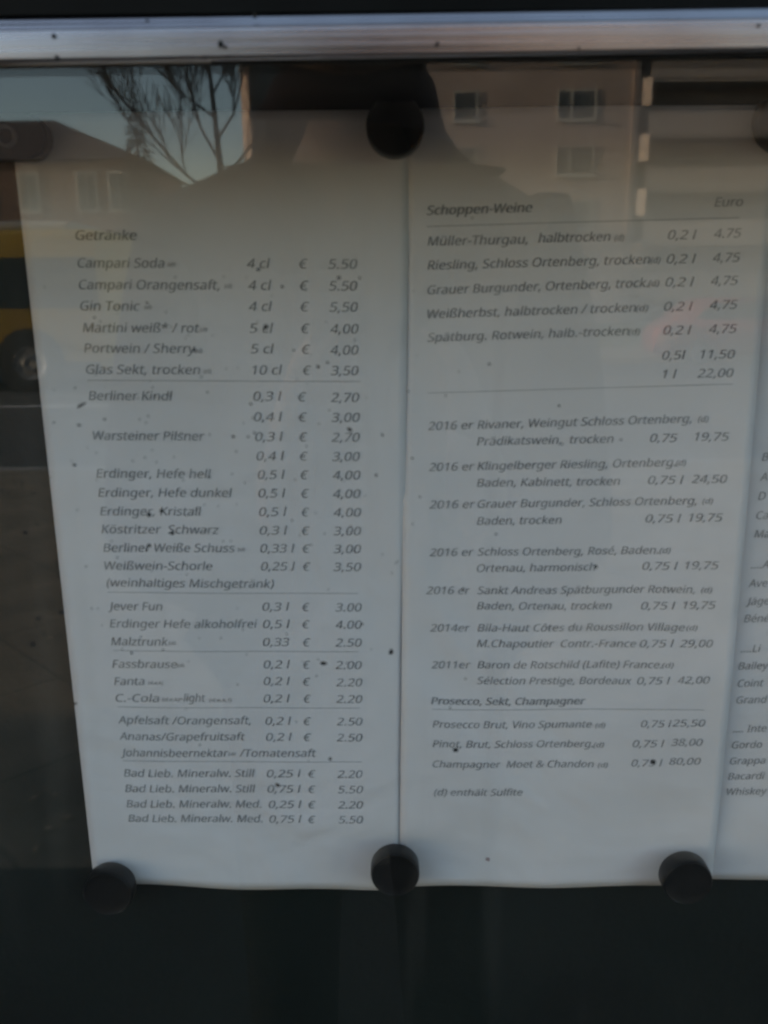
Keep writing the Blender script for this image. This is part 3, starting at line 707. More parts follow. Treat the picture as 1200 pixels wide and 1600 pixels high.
W2('g', 'Müller-Thurgau,', 668, 824, 384, 380.5); W2('g', 'halbtrocken', 841, 953, 379, 376.5); D2('g', 960, 974, 376); W2('g', '0,2 l', 1043, 1087, 374); W2('g', '4.75', 1115, 1157, 372, 371)
W2('g', 'Riesling, Schloss Ortenberg, trocken', 668, 1015, 421.5, 412); D2('g', 1016, 1031, 411); W2('g', '0,2 l', 1041, 1086, 411.5); W2('g', '4,75', 1113, 1155, 409.5, 409)
W2('g', 'Grauer Burgunder, Ortenberg, trock.', 668, 1012, 460, 448.5); D2('g', 1013, 1029, 447); W2('g', '0,2 l', 1039, 1083, 447.5); W2('g', '4,75', 1110, 1152, 445.5, 445)
W2('g', 'Weißherbst, halbtrocken / trocken', 668, 993, 497.5, 487); D2('g', 993, 1012, 486); W2('g', '0,2 l', 1037, 1081, 485.5); W2('g', '4,75', 1108, 1151, 483, 482.5)
W2('g', 'Spätburg. Rotwein, halb.-trocken', 668, 982, 534, 523.5); D2('g', 982, 999, 523); W2('g', '0,2 l', 1036, 1079, 522.5); W2('g', '4,75', 1107, 1150, 520.5, 520)
W2('g', '0,5l', 1034, 1070, 562, 561); W2('g', '11,50', 1094, 1147, 560); W2('g', '1 l', 1035, 1056, 591); W2('g', '22,00', 1089, 1145, 590, 589)
wines = [('2016 er', 669, 740, 672, 670, 'Rivaner, Weingut Schloss Ortenberg,', 1080, 670, 660, 1090, 1106),
 ('2016 er', 670, 741, 736, 734.5, 'Klingelberger Riesling, Ortenberg.', 1055, 734.5, 728, 1056, 1071),
 ('2016 er', 671, 742, 794.5, 793.5, 'Grauer Burgunder, Schloss Ortenberg,', 1088, 793.5, 788, 1097, 1113),
 ('2016 er', 671, 740, 869, 868, 'Schloss Ortenberg, Rosé, Baden.', 1028, 868, 865, 1030, 1047),
 ('2016 er', 666, 734, 928, 928, 'Sankt Andreas Spätburgunder Rotwein,', 1085, 928, 926.5, 1095, 1112),
 ('2014er', 672, 734, 986.5, 986.5, 'Bila-Haut Côtes du Roussillon Village', 1069, 986.5, 985.5, 1072, 1089),
 ('2011er', 674, 735, 1044, 1044, 'Baron de Rotschild (Lafite) France.', 1033, 1044, 1044, 1034, 1052)]
for (yr, x0, x1, ya, yb, s, x2, yc, yd, d0, d1) in wines:
    W2('i', yr, x0, x1, ya, yb); W2('i', s, 746, x2, yc, yd); D2('i', d0, d1, yd - 1)
sec_lines = [('Prädikatswein,  trocken', 958, 696, 691.5, '0,75', 1015, 1057, 690.5, '19,75', 1085, 1138, 688.5),
 ('Baden, Kabinett, trocken', 968, 760.5, 757.5, '0,75 l', 1012, 1067, 756, '24,50', 1080, 1135, 754.5),
 ('Baden, trocken', 877, 820, 818, '0,75 l', 1008, 1063, 816, '19,75', 1076, 1128, 814.5),
 ('Ortenau, harmonisch', 930, 893.5, 891, '0,75 l', 1003, 1058, 890, '19,75', 1070, 1122, 889),
 ('Baden, Ortenau, trocken', 955, 952, 951.5, '0,75 l', 1001, 1054, 952, '19,75', 1067, 1117, 951),
 ('M.Chapoutier  Contr.-France', 993, 1010.5, 1011, '0,75 l', 999, 1052, 1011, '29,00', 1062, 1113, 1011),
 ('Sélection Prestige, Bordeaux', 986, 1068.5, 1069, '0,75 l', 995, 1046, 1069, '42,00', 1058, 1108, 1068)]
for (s, x1, ya, yb, q, q0, q1, yq, p, p0, p1, yp) in sec_lines:
    W2('i', s, 745, x1, ya, yb); W2('i', q, q0, q1, yq); W2('i', p, p0, p1, yp)
W2('h3', 'Prosecco, Sekt, Champagner', 674, 914, 1100, 1100, bold=.014)
for (s, x1, y, d0, d1, q0, q1, yq, p, p0, p1, yp) in (
 ('Prosecco Brut, Vino Spumante', 924, 1136.5, 930, 945, 1001, 1048, 1136, '25,50', 1050, 1101, 1135),
 ('Pinot, Brut, Schloss Ortenberg.', 926, 1167, 927, 943, 988, 1037, 1167, '38,00', 1048, 1097, 1165),
 ('Champagner  Moet & Chandon', 927, 1198.5, 934, 949, 986, 1034, 1197, '80,00', 1045, 1094, 1194.5)):
    W2('j', s, 676, x1, y); D2('j', d0, d1, y); W2('j', '0,75 l', q0, q1, yq); W2('j', p, p0, p1, yp)
W2('k', '(d) enthält Sulfite', 678, 816, 1242.5)
for (s, x, y, bold) in (('B', 1190, 720, B1), ('A', 1187, 751, .006), ('D', 1184, 781, .006), ('Ca', 1181, 811, .006), ('Ma', 1178, 840, .006), ('....A', 1173, 888, .006),
                        ('Ave', 1169, 917, .006), ('Jäge', 1165, 945, .006), ('Béné', 1162, 972, .006), ('....Li', 1157, 1019, .006), ('Bailey', 1153, 1046, .006), ('Coint', 1152, 1073, .006),
                        ('Grand', 1150, 1099, .006), ('.... Inte', 1145, 1144, .006), ('Gordo', 1143, 1169, .006), ('Grappa', 1140, 1194, .006), ('Bacardi', 1137, 1218, .006), ('Whiskey', 1135, 1242, .006)):
    T('l', S3, s, x, None, y, y - 1.5, bold)

GLYPHS = '''
 |209|
&|587|244,581 284,578 318,567 345,549 366,524 378,494 383,458 374,411 350,372 313,338 268,308 423,159 457,216 479,286 550,286 518,191 496,150 468,114 585,0 490,0 420,67 366,28 303,2 223,-8 171,-4 127,10 91,32 65,63 48,102 43,149 46,187 57,220 75,248 100,273 166,318 133,358 107,403 96,456 101,493 114,524 135,548 165,567 201,578/209,273 159,239 128,201 119,178 116,152 124,112 146,81 181,61 225,55 273,59 314,71 375,111/241,524 211,519 186,506 171,485 165,457 169,429 180,404 225,350 265,376 292,401 308,428 313,458 308,484 294,505 271,519
(|241|32,220 35,285 45,348 60,409 83,468 113,522 150,573 217,573 167,493 132,407 111,315 103,221 107,159 116,98 132,38 154,-20 182,-75 216,-127 150,-127 113,-77 83,-24 60,34 45,94 35,156
)|241|209,220 205,156 196,94 180,34 158,-24 128,-77 91,-127 25,-127 59,-75 87,-20 108,38 124,98 134,159 137,221 134,283 124,346 108,406 87,465 59,521 24,573 91,573 128,522 158,468 180,409 196,348 205,285
*|442|258,609 242,455 396,499 407,425 260,413 355,286 286,249 218,389 156,249 85,286 179,413 33,425 44,499 196,455 180,609
,|215|154,84 136,23 111,-42 85,-103 33,-103 49,-38 63,31 73,93 148,93
-|258|32,184 32,246 226,246 226,184
.|215|58,43 61,69 72,85 88,94 107,97 126,94 142,85 153,69 157,43 153,18 142,2 126,-8 107,-11 88,-8 72,2 61,18
/|298|290,573 77,0 8,0 221,573
0|459|419,287 409,163 395,112 376,70 349,37 316,12 276,-3 229,-8 170,1 122,27 86,70 60,129 44,201 39,287 44,373 58,446 83,504 119,547 167,573 229,581 287,573 335,547 372,504 399,446 414,373/110,287 113,215 121,156 137,111 159,78 190,59 229,52 268,59 298,78 320,110 336,156 345,215 348,287 345,359 336,417 320,463 298,495 268,515 229,521 190,515 159,495 137,463 121,417 113,359
1|459|285,0 216,0 216,400 216,439 217,470 219,499 196,477 169,455 108,405 71,452 226,573 285,573
2|459|417,0 38,0 38,59 188,210 261,287 306,353 318,387 322,424 315,466 294,496 261,514 221,520 181,517 147,506 83,466 45,513 94,548 153,572 221,581 270,576 313,562 347,540 372,510 388,472 394,428 389,385 375,344 353,305 324,267 247,185 128,67 128,64 417,64
3|459|395,439 392,403 381,372 363,347 340,326 310,311 277,302 277,298 337,283 379,255 405,214 413,163 407,116 390,74 360,40 318,14 263,-3 193,-8 110,-1 36,23 36,89 114,61 194,51 260,59 305,81 331,117 339,164 335,197 320,223 297,242 265,255 226,263 179,265 123,265 123,326 180,326 223,329 259,339 286,356 307,377 319,404 323,434 316,471 295,498 262,516 219,521 164,515 117,498 75,473 39,521 73,544 115,563 163,576 218,581 296,571 352,540 384,495
4|459|443,130 359,130 359,0 291,0 291,130 17,130 17,190 286,576 359,576 359,193 443,193/291,374 291,412 293,444 294,474 295,500 292,500 276,468 257,438 86,193 291,193
5|459|221,351 275,346 322,331 361,307 389,274 407,232 413,183 407,128 387,81 356,43 314,15 261,-2 199,-8 116,0 51,23 51,90 121,62 200,52 239,55 274,65 302,82 323,106 336,137 341,176 332,225 306,262 262,284 197,292 146,288 99,280 64,302 86,573 373,573 373,508 146,508 132,342 169,348
6|459|44,245 51,342 75,433 95,474 121,510 155,539 196,562 246,576 306,581 344,579 377,573 377,513 344,520 308,523 257,518 216,504 183,483 158,454 139,419 127,380 115,291 119,291 150,326 194,350 255,358 302,353 342,338 375,313 400,279 416,236 421,184 415,129 399,82 372,44 336,15 291,-2 239,-8 199,-4 163,7 130,26 101,54 77,89 59,133 48,185/238,51 284,59 320,84 343,125 351,184 344,233 324,271 289,295 241,303 205,299 175,287 150,270 131,248 119,223 115,198 123,146 146,99 185,64 210,55
7|459|109,0 344,508 35,508 35,573 419,573 419,518 187,0
8|459|229,581 276,577 318,565 352,546 378,519 395,485 400,443 396,411 385,383 346,338 291,303 355,265 381,242 401,216 414,185 419,148 413,104 395,65 367,34 330,11 284,-3 231,-8 174,-3 126,10 89,33 61,63 45,101 39,146 43,183 56,214 75,241 99,264 158,299 107,336 71,383 61,411 58,444 63,485 80,518 107,545 141,565 182,577/108,145 116,107 138,76 176,55 229,48 281,55 319,76 342,108 350,148 346,174 335,197 293,235 229,265 217,270 157,237 121,197 111,173/228,524 188,518 155,502 134,476 127,441 130,414 141,391 179,357 232,330 282,357 317,392 327,414 330,441 323,476 302,502 270,518
9|459|417,328 410,231 387,139 366,99 340,63 306,33 265,11 214,-3 154,-8 117,-6 82,0 82,60 115,53 152,50 204,54 245,68 278,90 303,118 322,153 334,192 346,281 341,281 310,247 266,223 204,214 158,219 118,235 85,260 61,294 45,336 40,387 46,443 63,491 90,529 127,557 171,575 223,581 262,577 299,565 332,545 361,518 384,483 402,439 413,388/223,521 178,513 142,488 118,447 110,388 117,339 137,301 171,277 220,269 256,273 286,285 311,303 330,325 342,349 346,374 338,426 315,474 277,508 252,518
A|512|437,0 368,177 141,177 73,0 0,0 224,575 289,575 512,0/282,415 274,438 263,473 255,500 247,468 238,438 230,415 165,241 346,241
B|521|241,573 336,565 404,541 445,497 459,431 456,399 446,371 431,347 409,328 382,313 350,304 350,300 415,279 441,261 461,236 474,203 478,163 472,115 454,74 425,42 385,19 337,5 279,0 78,0 78,573/256,329 318,335 357,352 377,382 384,423 376,463 351,490 308,506 245,511 150,511 150,329/150,269 150,61 265,61 330,68 371,91 394,125 401,168 398,197 388,221 370,241 344,256 307,266 260,269
C|507|323,517 280,513 241,502 206,482 178,456 155,423 139,383 129,337 125,286 131,220 147,164 175,117 213,83 262,62 322,55 394,62 460,78 460,15 393,-2 312,-8 232,1 166,28 115,72 78,131 56,203 49,287 53,349 67,406 89,456 120,499 159,534 206,559 261,575 324,581 409,572 482,547 453,486 394,508
D|585|536,292 528,203 501,131 457,74 399,33 325,8 237,0 78,0 78,573 254,573 335,565 404,540 460,501 502,446 528,377/460,289 454,359 435,415 404,457 361,487 308,505 244,511 150,511 150,62 228,62 329,76 402,119 446,190
E|446|398,0 78,0 78,573 398,573 398,509 150,509 150,330 383,330 383,268 150,268 150,63 398,63
F|416|150,0 78,0 78,573 398,573 398,509 150,509 150,306 383,306 383,243 150,243
G|584|326,302 524,302 524,22 431,-1 323,-8 241,1 173,28 120,71 81,130 57,202 49,286 58,370 84,442 127,500 186,544 259,571 346,581 437,572 516,547 489,484 421,508 342,517 278,510 225,489 181,455 150,409 131,353 124,286 130,222 146,166 175,119 216,84 270,62 340,55 404,59 452,68 452,238 326,238
H|594|516,0 443,0 443,267 150,267 150,0 78,0 78,573 150,573 150,330 443,330 443,573 516,573
I|272|239,0 32,0 32,42 99,57 99,515 32,531 32,573 239,573 239,531 172,515 172,57 239,42
J|219|-3,-152 -37,-150 -63,-142 -63,-81 -35,-87 -5,-89 33,-81 50,-70 63,-53 71,-29 74,3 74,573 146,573 146,9 141,-42 128,-82 105,-113 75,-135 39,-148
K|496|496,0 411,0 209,273 150,222 150,0 78,0 78,573 150,573 150,290 199,345 249,399 403,573 488,573 261,323
L|420|78,0 78,573 150,573 150,64 400,64 400,0
M|727|330,0 142,502 139,502 142,461 144,407 144,347 144,0 78,0 78,573 184,573 361,103 364,103 544,573 650,573 650,0 578,0 578,352 579,408 581,460 584,501 581,501 390,0
O|626|577,287 573,224 561,166 540,116 510,73 473,38 428,13 375,-3 314,-8 251,-3 196,13 151,39 114,73 85,116 65,167 53,224 49,288 56,370 78,442 114,500 166,545 232,572 314,581 393,572 459,545 510,501 547,442 570,370/125,287 130,220 145,163 171,117 207,83 255,62 314,55 373,62 420,83 456,117 481,163 496,220 501,287 490,384 456,457 398,503 314,518 255,511 207,490 171,457 145,411 130,354
P|485|229,573 326,562 393,528 431,475 444,404 433,336 417,306 395,278 364,255 324,238 275,227 216,223 150,223 150,0 78,0 78,573/223,511 150,511 150,285 208,285 258,288 298,296 330,311 352,334 365,363 370,401 361,449 334,484 289,504
R|499|236,573 301,568 353,555 393,532 422,500 439,460 444,410 440,368 427,334 408,306 385,285 330,257 487,0 403,0 264,237 150,237 150,0 78,0 78,573/232,510 150,510 150,298 236,298 296,304 338,325 362,359 370,407 366,440 355,467 336,486 310,500 275,507
S|440|403,153 396,106 378,66 348,35 307,11 257,-3 198,-8 137,-5 83,4 41,19 41,88 113,65 201,55 240,57 273,66 298,79 316,98 327,120 330,147 327,173 318,194 302,213 277,230 196,265 131,294 85,330 57,375 48,435 54,477 71,513 99,542 136,563 180,576 231,581 318,572 389,549 366,487 302,508 229,517 196,515 169,507 148,494 133,478 124,457 121,434 124,407 133,386 149,367 172,351 246,318 332,279 362,255 385,228 398,194
T|446|259,0 187,0 187,509 8,509 8,573 437,573 437,509 259,509
V|481|481,573 277,0 204,0 0,573 75,573 204,205 220,160 231,119 241,80 250,119 262,161 277,207 405,573
W|746|735,573 583,0 510,0 399,375 389,410 380,443 373,471 370,488 367,471 361,443 352,409 342,373 234,0 161,0 10,573 85,573 174,223 183,186 190,151 196,118 201,87 206,119 213,154 222,191 232,227 333,573 407,573 512,225 523,187 532,151 538,117 544,87 550,129 560,175 572,224 660,573
a|450|231,437 299,428 347,403 376,358 385,293 385,0 334,0 320,61 317,61 279,22 234,-1 172,-8 136,-5 103,6 75,23 55,48 41,80 37,119 50,176 87,219 152,245 243,257 316,259 316,285 310,330 293,359 265,375 227,380 163,370 106,347 84,400 151,426/252,208 184,200 141,182 118,155 110,119 115,87 132,66 157,53 188,49 238,56 279,79 306,117 315,172 315,210
b|493|139,461 138,410 135,373 139,373 161,398 189,419 226,432 272,437 344,423 401,381 437,312 449,215 444,147 427,91 400,48 365,17 322,-2 272,-8 226,-3 189,10 161,31 139,55 133,55 119,0 68,0 68,609 139,609/260,379 219,374 188,361 165,339 150,308 142,268 139,217 139,214 145,144 165,93 202,61 261,51 312,61 348,93 369,145 376,216 369,287 348,338 311,368
c|385|241,-8 187,-2 139,15 99,45 69,87 50,143 44,213 51,284 71,342 102,385 142,415 191,432 245,438 309,431 358,415 337,356 292,370 244,376 204,371 172,358 148,335 131,303 120,263 117,213 120,166 131,126 148,94 172,71 202,58 240,53 302,60 351,78 351,15 304,-2
d|493|221,-8 148,6 92,48 56,117 44,214 56,311 93,381 149,424 221,438 280,429 323,407 354,374 359,374 356,405 354,438 354,609 425,609 425,0 368,0 358,58 354,58 323,24 279,1/232,51 290,60 328,88 348,135 355,200 355,213 349,284 329,336 291,369 231,379 181,368 146,334 124,281 117,213 124,144 146,93 181,61
e|452|234,438 286,432 329,414 364,385 390,346 406,299 411,244 411,201 117,201 127,137 154,90 197,62 254,52 327,60 392,82 392,20 327,-1 251,-8 194,-2 143,17 101,48 70,91 51,146 44,212 50,277 68,333 96,378 134,411 181,431/233,380 188,372 154,348 130,309 119,257 338,257 335,292 326,322 312,346 292,364 266,376
f|276|266,375 158,375 158,0 87,0 87,375 12,375 12,408 87,432 87,457 92,507 104,547 124,577 152,597 186,609 227,613 274,609 310,599 292,544 262,552 228,556 197,550 175,532 162,502 158,458 158,430 266,430
g|493|221,438 261,434 297,422 329,402 355,373 359,373 369,430 425,430 425,-7 420,-63 404,-109 378,-146 341,-172 293,-187 233,-192 147,-186 78,-165 78,-100 149,-125 237,-134 286,-126 324,-101 347,-63 355,-13 355,4 356,32 358,57 354,57 329,28 299,8 263,-4 221,-8 147,7 91,51 56,121 44,214 56,306 91,377 147,423/230,379 197,374 169,359 147,336 130,303 120,262 117,213 124,143 146,92 182,60 232,50 288,58 309,69 326,85 349,131 356,197 356,214 353,267 343,309 326,340 302,362 270,374
h|496|139,431 138,399 135,370 140,370 174,407 221,429 273,437 321,433 360,421 391,400 413,370 426,330 431,280 431,0 361,0 361,275 355,321 338,353 308,372 265,379 222,374 189,360 166,338 150,308 142,269 139,222 139,0 68,0 68,609 139,609
i|207|139,430 139,0 68,0 68,430/104,591 133,580 142,566 145,546 142,526 133,512 104,501 88,504 75,512 66,526 63,546 66,566 75,580 88,588
j|207|18,-192 -18,-190 -44,-183 -44,-126 -19,-132 9,-134 32,-130 51,-120 64,-100 68,-67 68,430 139,430 139,-64 136,-101 126,-133 110,-159 87,-177 56,-189/63,546 66,566 75,580 88,588 104,591 133,580 142,566 145,546 142,526 133,512 104,501 88,504 75,512 66,526
k|428|138,291 137,257 135,221 138,221 152,240 172,264 189,285 326,430 409,430 235,246 421,0 336,0 187,200 138,158 138,0 68,0 68,609 138,609
l|207|139,0 68,0 68,609 139,609
m|750|540,438 603,429 649,401 676,352 685,280 685,0 615,0 615,277 610,321 594,353 567,372 528,379 474,369 438,342 418,298 411,237 411,0 342,0 342,277 332,333 320,353 303,367 281,376 253,379 215,374 185,360 164,338 150,308 141,269 139,223 139,0 68,0 68,430 125,430 136,371 140,371 173,409 217,431 266,438 312,433 349,420 378,398 398,366 402,366 427,398 461,420 499,433
n|496|275,438 343,429 391,401 421,352 431,280 431,0 361,0 361,275 355,321 338,353 308,372 265,379 204,368 166,338 146,289 139,223 139,0 68,0 68,430 125,430 136,371 140,371 175,409 222,431
o|485|442,216 438,165 428,121 411,82 388,51 359,25 324,7 285,-4 241,-8 200,-4 163,7 129,25 100,51 77,82 59,121 48,165 44,216 50,282 68,336 97,380 137,412 186,431 244,438 299,431 347,412 387,380 417,336 436,282/117,216 120,169 130,128 147,95 172,71 203,56 243,51 282,56 314,71 339,95 356,128 366,169 369,216 365,263 355,303 338,335 314,359 282,374 242,379 185,368 147,335 124,284
p|493|273,438 344,424 401,383 437,313 449,216 444,148 427,93 401,49 365,17 322,-2 272,-8 213,1 170,24 139,55 134,55 137,20 139,-16 139,-192 68,-192 68,430 126,430 136,371 139,371 170,405 213,429/260,379 221,374 190,362 167,342 152,313 142,275 139,229 139,216 142,167 150,126 165,93 188,70 220,55 261,51 297,56 326,72 348,98 364,131 373,171 376,217 369,283 348,334 311,367
r|331|269,438 295,437 319,433 310,368 287,372 264,374 217,363 176,334 149,289 139,229 139,0 68,0 68,430 126,430 134,351 137,351 170,395 214,426 240,435
s|384|348,119 343,80 327,49 302,24 268,6 226,-4 176,-8 99,-1 42,19 42,83 104,60 178,49 224,53 256,66 274,86 280,112 271,141 239,167 174,196 103,228 76,245 57,266 45,292 41,324 52,372 85,408 137,430 202,438 275,430 339,409 315,353 258,372 197,380 159,377 131,366 114,350 108,328 119,298 154,274 219,246 289,215 314,197 333,176 344,150
t|289|212,50 245,53 272,59 272,5 240,-4 200,-8 167,-5 138,4 112,20 91,44 78,79 74,125 74,375 13,375 13,409 75,437 103,528 144,528 144,430 269,430 269,375 144,375 144,127 149,93 163,69 185,54
u|496|427,430 427,0 370,0 359,57 356,57 321,20 273,-1 220,-8 173,-4 134,8 103,29 81,59 68,99 63,148 63,430 135,430 135,153 141,108 158,76 188,57 230,51 273,55 306,69 330,91 345,121 354,160 357,206 357,430
v|407|163,0 0,430 75,430 167,176 180,137 193,96 201,63 204,63 214,96 227,138 241,176 332,430 407,430 244,0
w|630|346,243 336,276 328,308 321,335 316,357 313,357 308,335 302,307 294,275 284,242 207,1 127,1 9,431 82,431 141,201 153,154 163,109 169,73 172,73 178,97 185,128 193,160 201,188 277,431 354,431 428,188 440,149 451,109 457,74 460,74 466,108 477,153 489,201 549,431 621,431 502,1 419,1
x|424|170,220 22,430 102,430 213,268 322,430 402,430 253,220 410,0 330,0 213,172 94,0 14,0
y|409|1,430 76,430 169,185 184,144 196,105 205,68 209,68 224,121 245,186 333,430 409,430 224,-59 188,-130 165,-156 138,-176 106,-188 67,-192 34,-190 9,-186 9,-130 30,-133 56,-135 99,-126 130,-99 152,-59 174,-2
z|377|346,0 31,0 31,47 262,375 45,375 45,430 340,430 340,377 112,55 346,55
ß|506|419,495 416,469 407,447 379,411 346,383 318,357 306,330 312,311 332,291 377,259 427,221 459,178 467,153 470,123 465,81 451,48 429,23 399,6 362,-5 321,-8 254,-1 204,19 204,83 237,67 276,54 318,49 356,54 382,67 396,89 401,118 394,152 371,181 326,214 273,253 246,288 238,326 241,349 249,369 276,400 309,426 336,454 345,471 347,491 340,520 319,540 286,551 245,555 193,547 171,537 154,521 142,499 139,468 139,0 68,0 68,468 74,517 91,554 119,581 155,599 197,610 245,613 294,610 336,600 371,584 397,561 413,531
ä|450|231,437 299,428 347,403 376,358 385,293 385,0 334,0 320,61 317,61 279,22 234,-1 172,-8 136,-5 103,6 75,23 55,48 41,80 37,119 50,176 87,219 152,245 243,257 316,259 316,285 310,330 293,359 265,375 227,380 163,370 106,347 84,400 151,426/252,208 184,200 141,182 118,155 110,119 115,87 132,66 157,53 188,49 238,56 279,79 306,117 315,172 315,210/113,546 116,564 124,576 151,585 177,576 186,564 188,546 186,529 177,516 151,506 124,516 116,529/264,546 267,564 275,576 301,585 327,576 336,564 338,546 336,529 327,516 301,506 275,516 267,529
é|452|234,438 286,432 329,414 364,385 390,346 406,299 411,244 411,201 117,201 127,137 154,90 197,62 254,52 327,60 392,82 392,20 327,-1 251,-8 194,-2 143,17 101,48 70,91 51,146 44,212 50,277 68,333 96,378 134,411 181,431/233,380 188,372 154,348 130,309 119,257 338,257 335,292 326,322 312,346 292,364 266,376/347,606 326,579 296,546 263,513 233,486 186,486 186,496 212,532 240,575 262,614 347,614
ô|485|442,216 438,165 428,121 411,82 388,51 359,25 324,7 285,-4 241,-8 200,-4 163,7 129,25 100,51 77,82 59,121 48,165 44,216 50,282 68,336 97,380 137,412 186,431 244,438 299,431 347,412 387,380 417,336 436,282/117,216 120,169 130,128 147,95 172,71 203,56 243,51 282,56 314,71 339,95 356,128 366,169 369,216 365,263 355,303 338,335 314,359 282,374 242,379 185,368 147,335 124,284/278,614 306,575 344,531 379,495 379,486 329,486 285,518 241,558 198,518 156,486 107,486 107,495 142,532 178,575 206,614
ö|485|442,216 438,165 428,121 411,82 388,51 359,25 324,7 285,-4 241,-8 200,-4 163,7 129,25 100,51 77,82 59,121 48,165 44,216 50,282 68,336 97,380 137,412 186,431 244,438 299,431 347,412 387,380 417,336 436,282/117,216 120,169 130,128 147,95 172,71 203,56 243,51 282,56 314,71 339,95 356,128 366,169 369,216 365,263 355,303 338,335 314,359 282,374 242,379 185,368 147,335 124,284/131,546 134,564 142,576 168,585 195,576 203,564 206,546 203,529 195,516 168,506 142,516 134,529/281,546 284,564 292,576 318,585 345,576 353,564 356,546 353,529 345,516 318,506 292,516 284,529
ü|496|427,430 427,0 370,0 359,57 356,57 321,20 273,-1 220,-8 173,-4 134,8 103,29 81,59 68,99 63,148 63,430 135,430 135,153 141,108 158,76 188,57 230,51 273,55 306,69 330,91 345,121 354,160 357,206 357,430/136,546 138,564 147,576 173,585 200,576 208,564 211,546 208,529 200,516 173,506 147,516 138,529/286,546 289,564 297,576 323,585 350,576 358,564 361,546 358,529 350,516 323,506 297,516 289,529
€|459|305,580 380,571 448,543 419,485 366,508 305,518 250,509 206,480 174,432 153,365 349,365 349,313 148,313 147,298 147,282 147,267 148,249 325,249 325,197 154,197 166,156 184,120 207,92 236,71 271,59 311,55 374,62 431,80 431,18 376,0 307,-8 247,-2 196,17 155,47 123,88 99,138 83,197 18,197 18,249 76,249 75,265 75,282 76,300 76,313 18,313 18,365 82,365 97,426 120,479 153,521 195,553 246,573
 |209|
'''
LETTER = {}
for ln in GLYPHS.strip('\n').split('\n'):
    ch, a, cs = ln[0], *ln[2:].split('|')
    LETTER[ch] = (int(a) / 1000, [[tuple(int(q) / 1000 for q in p.split(',')) for p in c.split(' ')] for c in cs.split('/') if c])
def lettering(text):
    """a line of slanted sans letters as a filled 2D curve"""
    cu = bpy.data.curves.new('t', 'CURVE'); cu.dimensions = '2D'; cu.fill_mode = 'BOTH'
    x = 0.0
    for ch in text:
        a, cs = LETTER[ch]
        for c in cs:
            sp = cu.splines.new('POLY'); sp.points.add(len(c) - 1); sp.use_cyclic_u = True
            for p, (px, py) in zip(sp.points, c): p.co = (x + px + .19 * py, py, 0, 1)
        x += a
    return cu
tmp = []
for j in JOBS + [(None, None, 'H', 0, 0, 0, 0, 0, 1)]:
    cu = lettering(j[2])
    o = bpy.data.objects.new('t', cu); COL.objects.link(o); tmp.append(o)
bpy.context.view_layer.update()
dg = bpy.context.evaluated_depsgraph_get()
meshes = [bpy.data.meshes.new_from_object(o.evaluated_get(dg)) for o in tmp]
CAPH = max(v.co.y for v in meshes[-1].vertices)
for o in tmp:
    c = o.data; bpy.data.objects.remove(o); bpy.data.curves.remove(c)
blocks = {}
for j, me in zip(JOBS, meshes):
    key, sh, s, x0, x1, y0, y1, bold, small = j
    if not me.vertices: continue
    P0 = sh.at(x0, y0)
    cap = (at(x0, y0 - cap_px(sh, y0) * small) - at(x0, y0)).length
    sy = cap / CAPH
    mx = max(v.co.x for v in me.vertices); mn = min(v.co.x for v in me.vertices)
    if x1 is None:
        sx = sy * 0.98; P1 = sh.at(x0 + 60, y1); 
    else:
        P1 = sh.at(x1, y1); sx = (P1 - P0).length / (mx - mn)
    e = Vector((P1.x - P0.x, 0, P1.z - P0.z)).normalized(); n = Vector((-e.z, 0, e.x))
    bm = blocks.setdefault((key, id(sh)), (sh, bmesh.new()))[1]
    shifts = (0.0, -.022, .022) if bold > .01 else (0.0, .010)     # a heavier stroke: passes of ink laid side by side
    for k, dx in enumerate(shifts):
        vs = []
        for v in me.vertices:
            q = P0 + e * ((v.co.x - mn + dx) * sx) + n * (v.co.y * sy)
            vs.append(bm.verts.new(sh.on(q.x, q.z, .00022 + .00002 * k)))
        for p in me.polygons: bm.faces.new([vs[i] for i in p.vertices])
for me in meshes: bpy.data.meshes.remove(me)
owner = {id(S1): sh1, id(S2): sh2, id(S3): sh3}
for (key, sid), (sh, bm) in blocks.items():
    obj('heading' if key[0] == 'h' else 'text_block', bm, INK, owner[sid])
for (sh, x0, y0, x1, y1) in RULES:
    bm = bmesh.new(); a, b = sh.at(x0, y0), sh.at(x1, y1); N = 40; prev = None
    for i in range(N + 1):
        p = lerp(a, b, i / N); u = bm.verts.new(sh.on(p.x, p.z + .00012)); d = bm.verts.new(sh.on(p.x, p.z - .00012))
        if prev: bm.faces.new((prev[0], u, d, prev[1]))
        prev = (u, d)
    obj('divider_line', bm, INKG, owner[id(sh)])
# little reddish stain on the middle sheet
STAIN = mat('stain', (0.47, 0.36, 0.37), rough=0.8, noise=0.2, nscale=400)
bm = bmesh.new(); c = S2.at(762, 1342); rnd = random.Random(9)
bm.faces.new([bm.verts.new(S2.on(c.x + math.cos(6.283 * i / 11) * .0010 * rnd.uniform(.7, 1.2), c.z + math.sin(6.283 * i / 11) * .0011 * rnd.uniform(.7, 1.2))) for i in range(11)])
obj('stain', bm, STAIN, sh2)

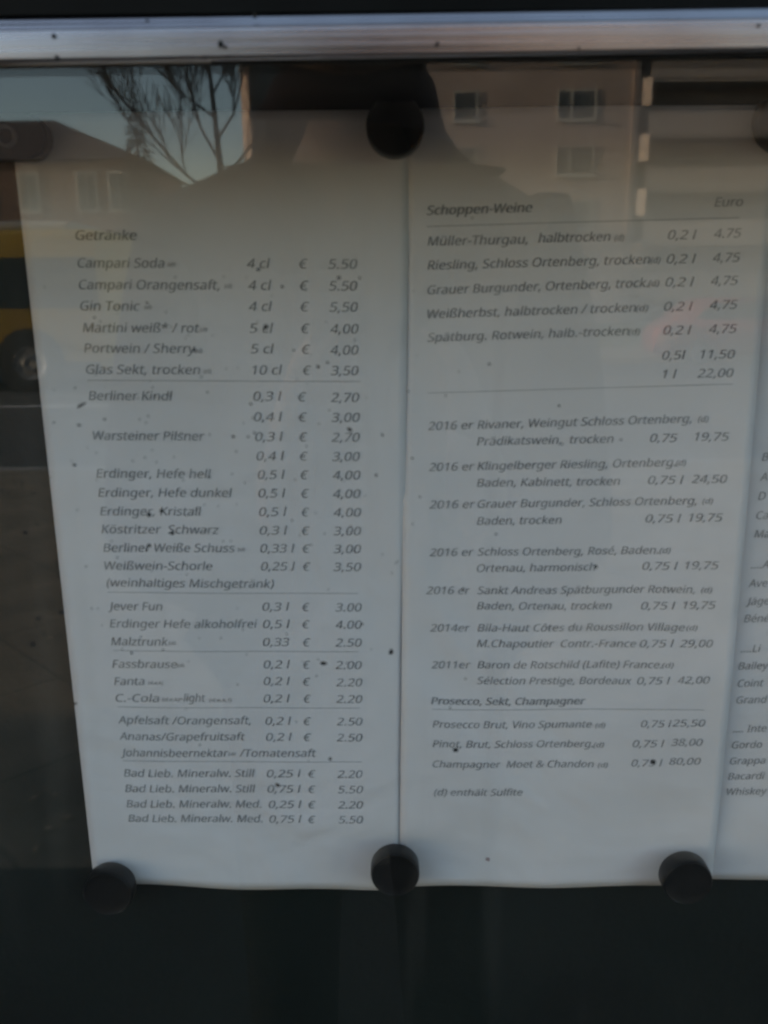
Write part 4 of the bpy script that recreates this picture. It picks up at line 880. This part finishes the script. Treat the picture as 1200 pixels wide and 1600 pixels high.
# ------------------------------------------------------------------ magnets
def magnet(px, py, rpx, label, h=.0075):
    yb = -.0042 if 600 < px < 1150 else -.0015
    c = at(px, py, yb); r = rpx * (at(px + 1, py, yb) - c).length
    t = empty('magnet', (c.x, yb, c.z), label, 'magnet', 'round magnets holding the sheets')
    bm = bmesh.new(); lathe_y(bm, c, [(0, 0), (r * .97, 0), (r, -.0006), (r, -h + .0016), (r * .985, -h + .0007), (r * .94, -h)], 72); obj('rim', bm, BLACKP, t, True)
    bm = bmesh.new(); lathe_y(bm, c, [(r * .94, -h), (r * .86, -h + .0004), (r * .5, -h + .0006), (0, -h + .0006)], 72); obj('face', bm, BLACKP, t, True)
magnet(617, 202, 45, 'round black magnet at the top between left and middle sheets')
magnet(617, 1350, 37.5, 'round black magnet at the bottom between left and middle sheets')
magnet(1066, 1362, 38, 'round black magnet at the bottom right corner of the middle sheet')
magnet(176, 1379, 38, 'round black magnet on the bottom left corner of the left sheet')
magnet(1219, 192, 46, 'round black magnet at the top right, cut off by the photo edge')
# dark oblong clip with a pale ring at the top left corner
c0 = at(18, 218, -.0018); k = (at(19, 218, -.0018) - c0).length
clip = empty('holder_clip', (c0.x, -.0018, c0.z), 'dark oblong clip with a pale ring on the top left sheet corner', 'clip')
bm = bmesh.new(); L0, L1, hh = -70 * k, 66 * k, 33 * k
poly = [(c0.x + L0, -.0018, c0.z + hh * .95), (c0.x + L0, -.0018, c0.z - hh)]
for i in range(13):
    a = -pi / 2 + pi * i / 12 if False else -pi / 2 + (pi) * i / 12
    poly.append((c0.x + L1 - hh + math.cos(a) * hh * 1.0, -.0018, c0.z + math.sin(a) * hh))
prism(bm, poly, (0, -.006, 0)); bmesh.ops.bevel(bm, geom=[e for e in bm.edges if abs(e.verts[0].co.y + .0078) < 1e-5 and abs(e.verts[1].co.y + .0078) < 1e-5], offset=.0009, segments=3, affect='EDGES')
obj('plate', bm, BLACKP, clip)
bm = bmesh.new(); lathe_y(bm, (c0.x + 4 * k, -.0078, c0.z), [(11 * k, .0002), (11.5 * k, -.0012), (14 * k, -.0016), (16.5 * k, -.0012), (17 * k, .0002)], 40); obj('ring', bm, GREYP, clip, True)
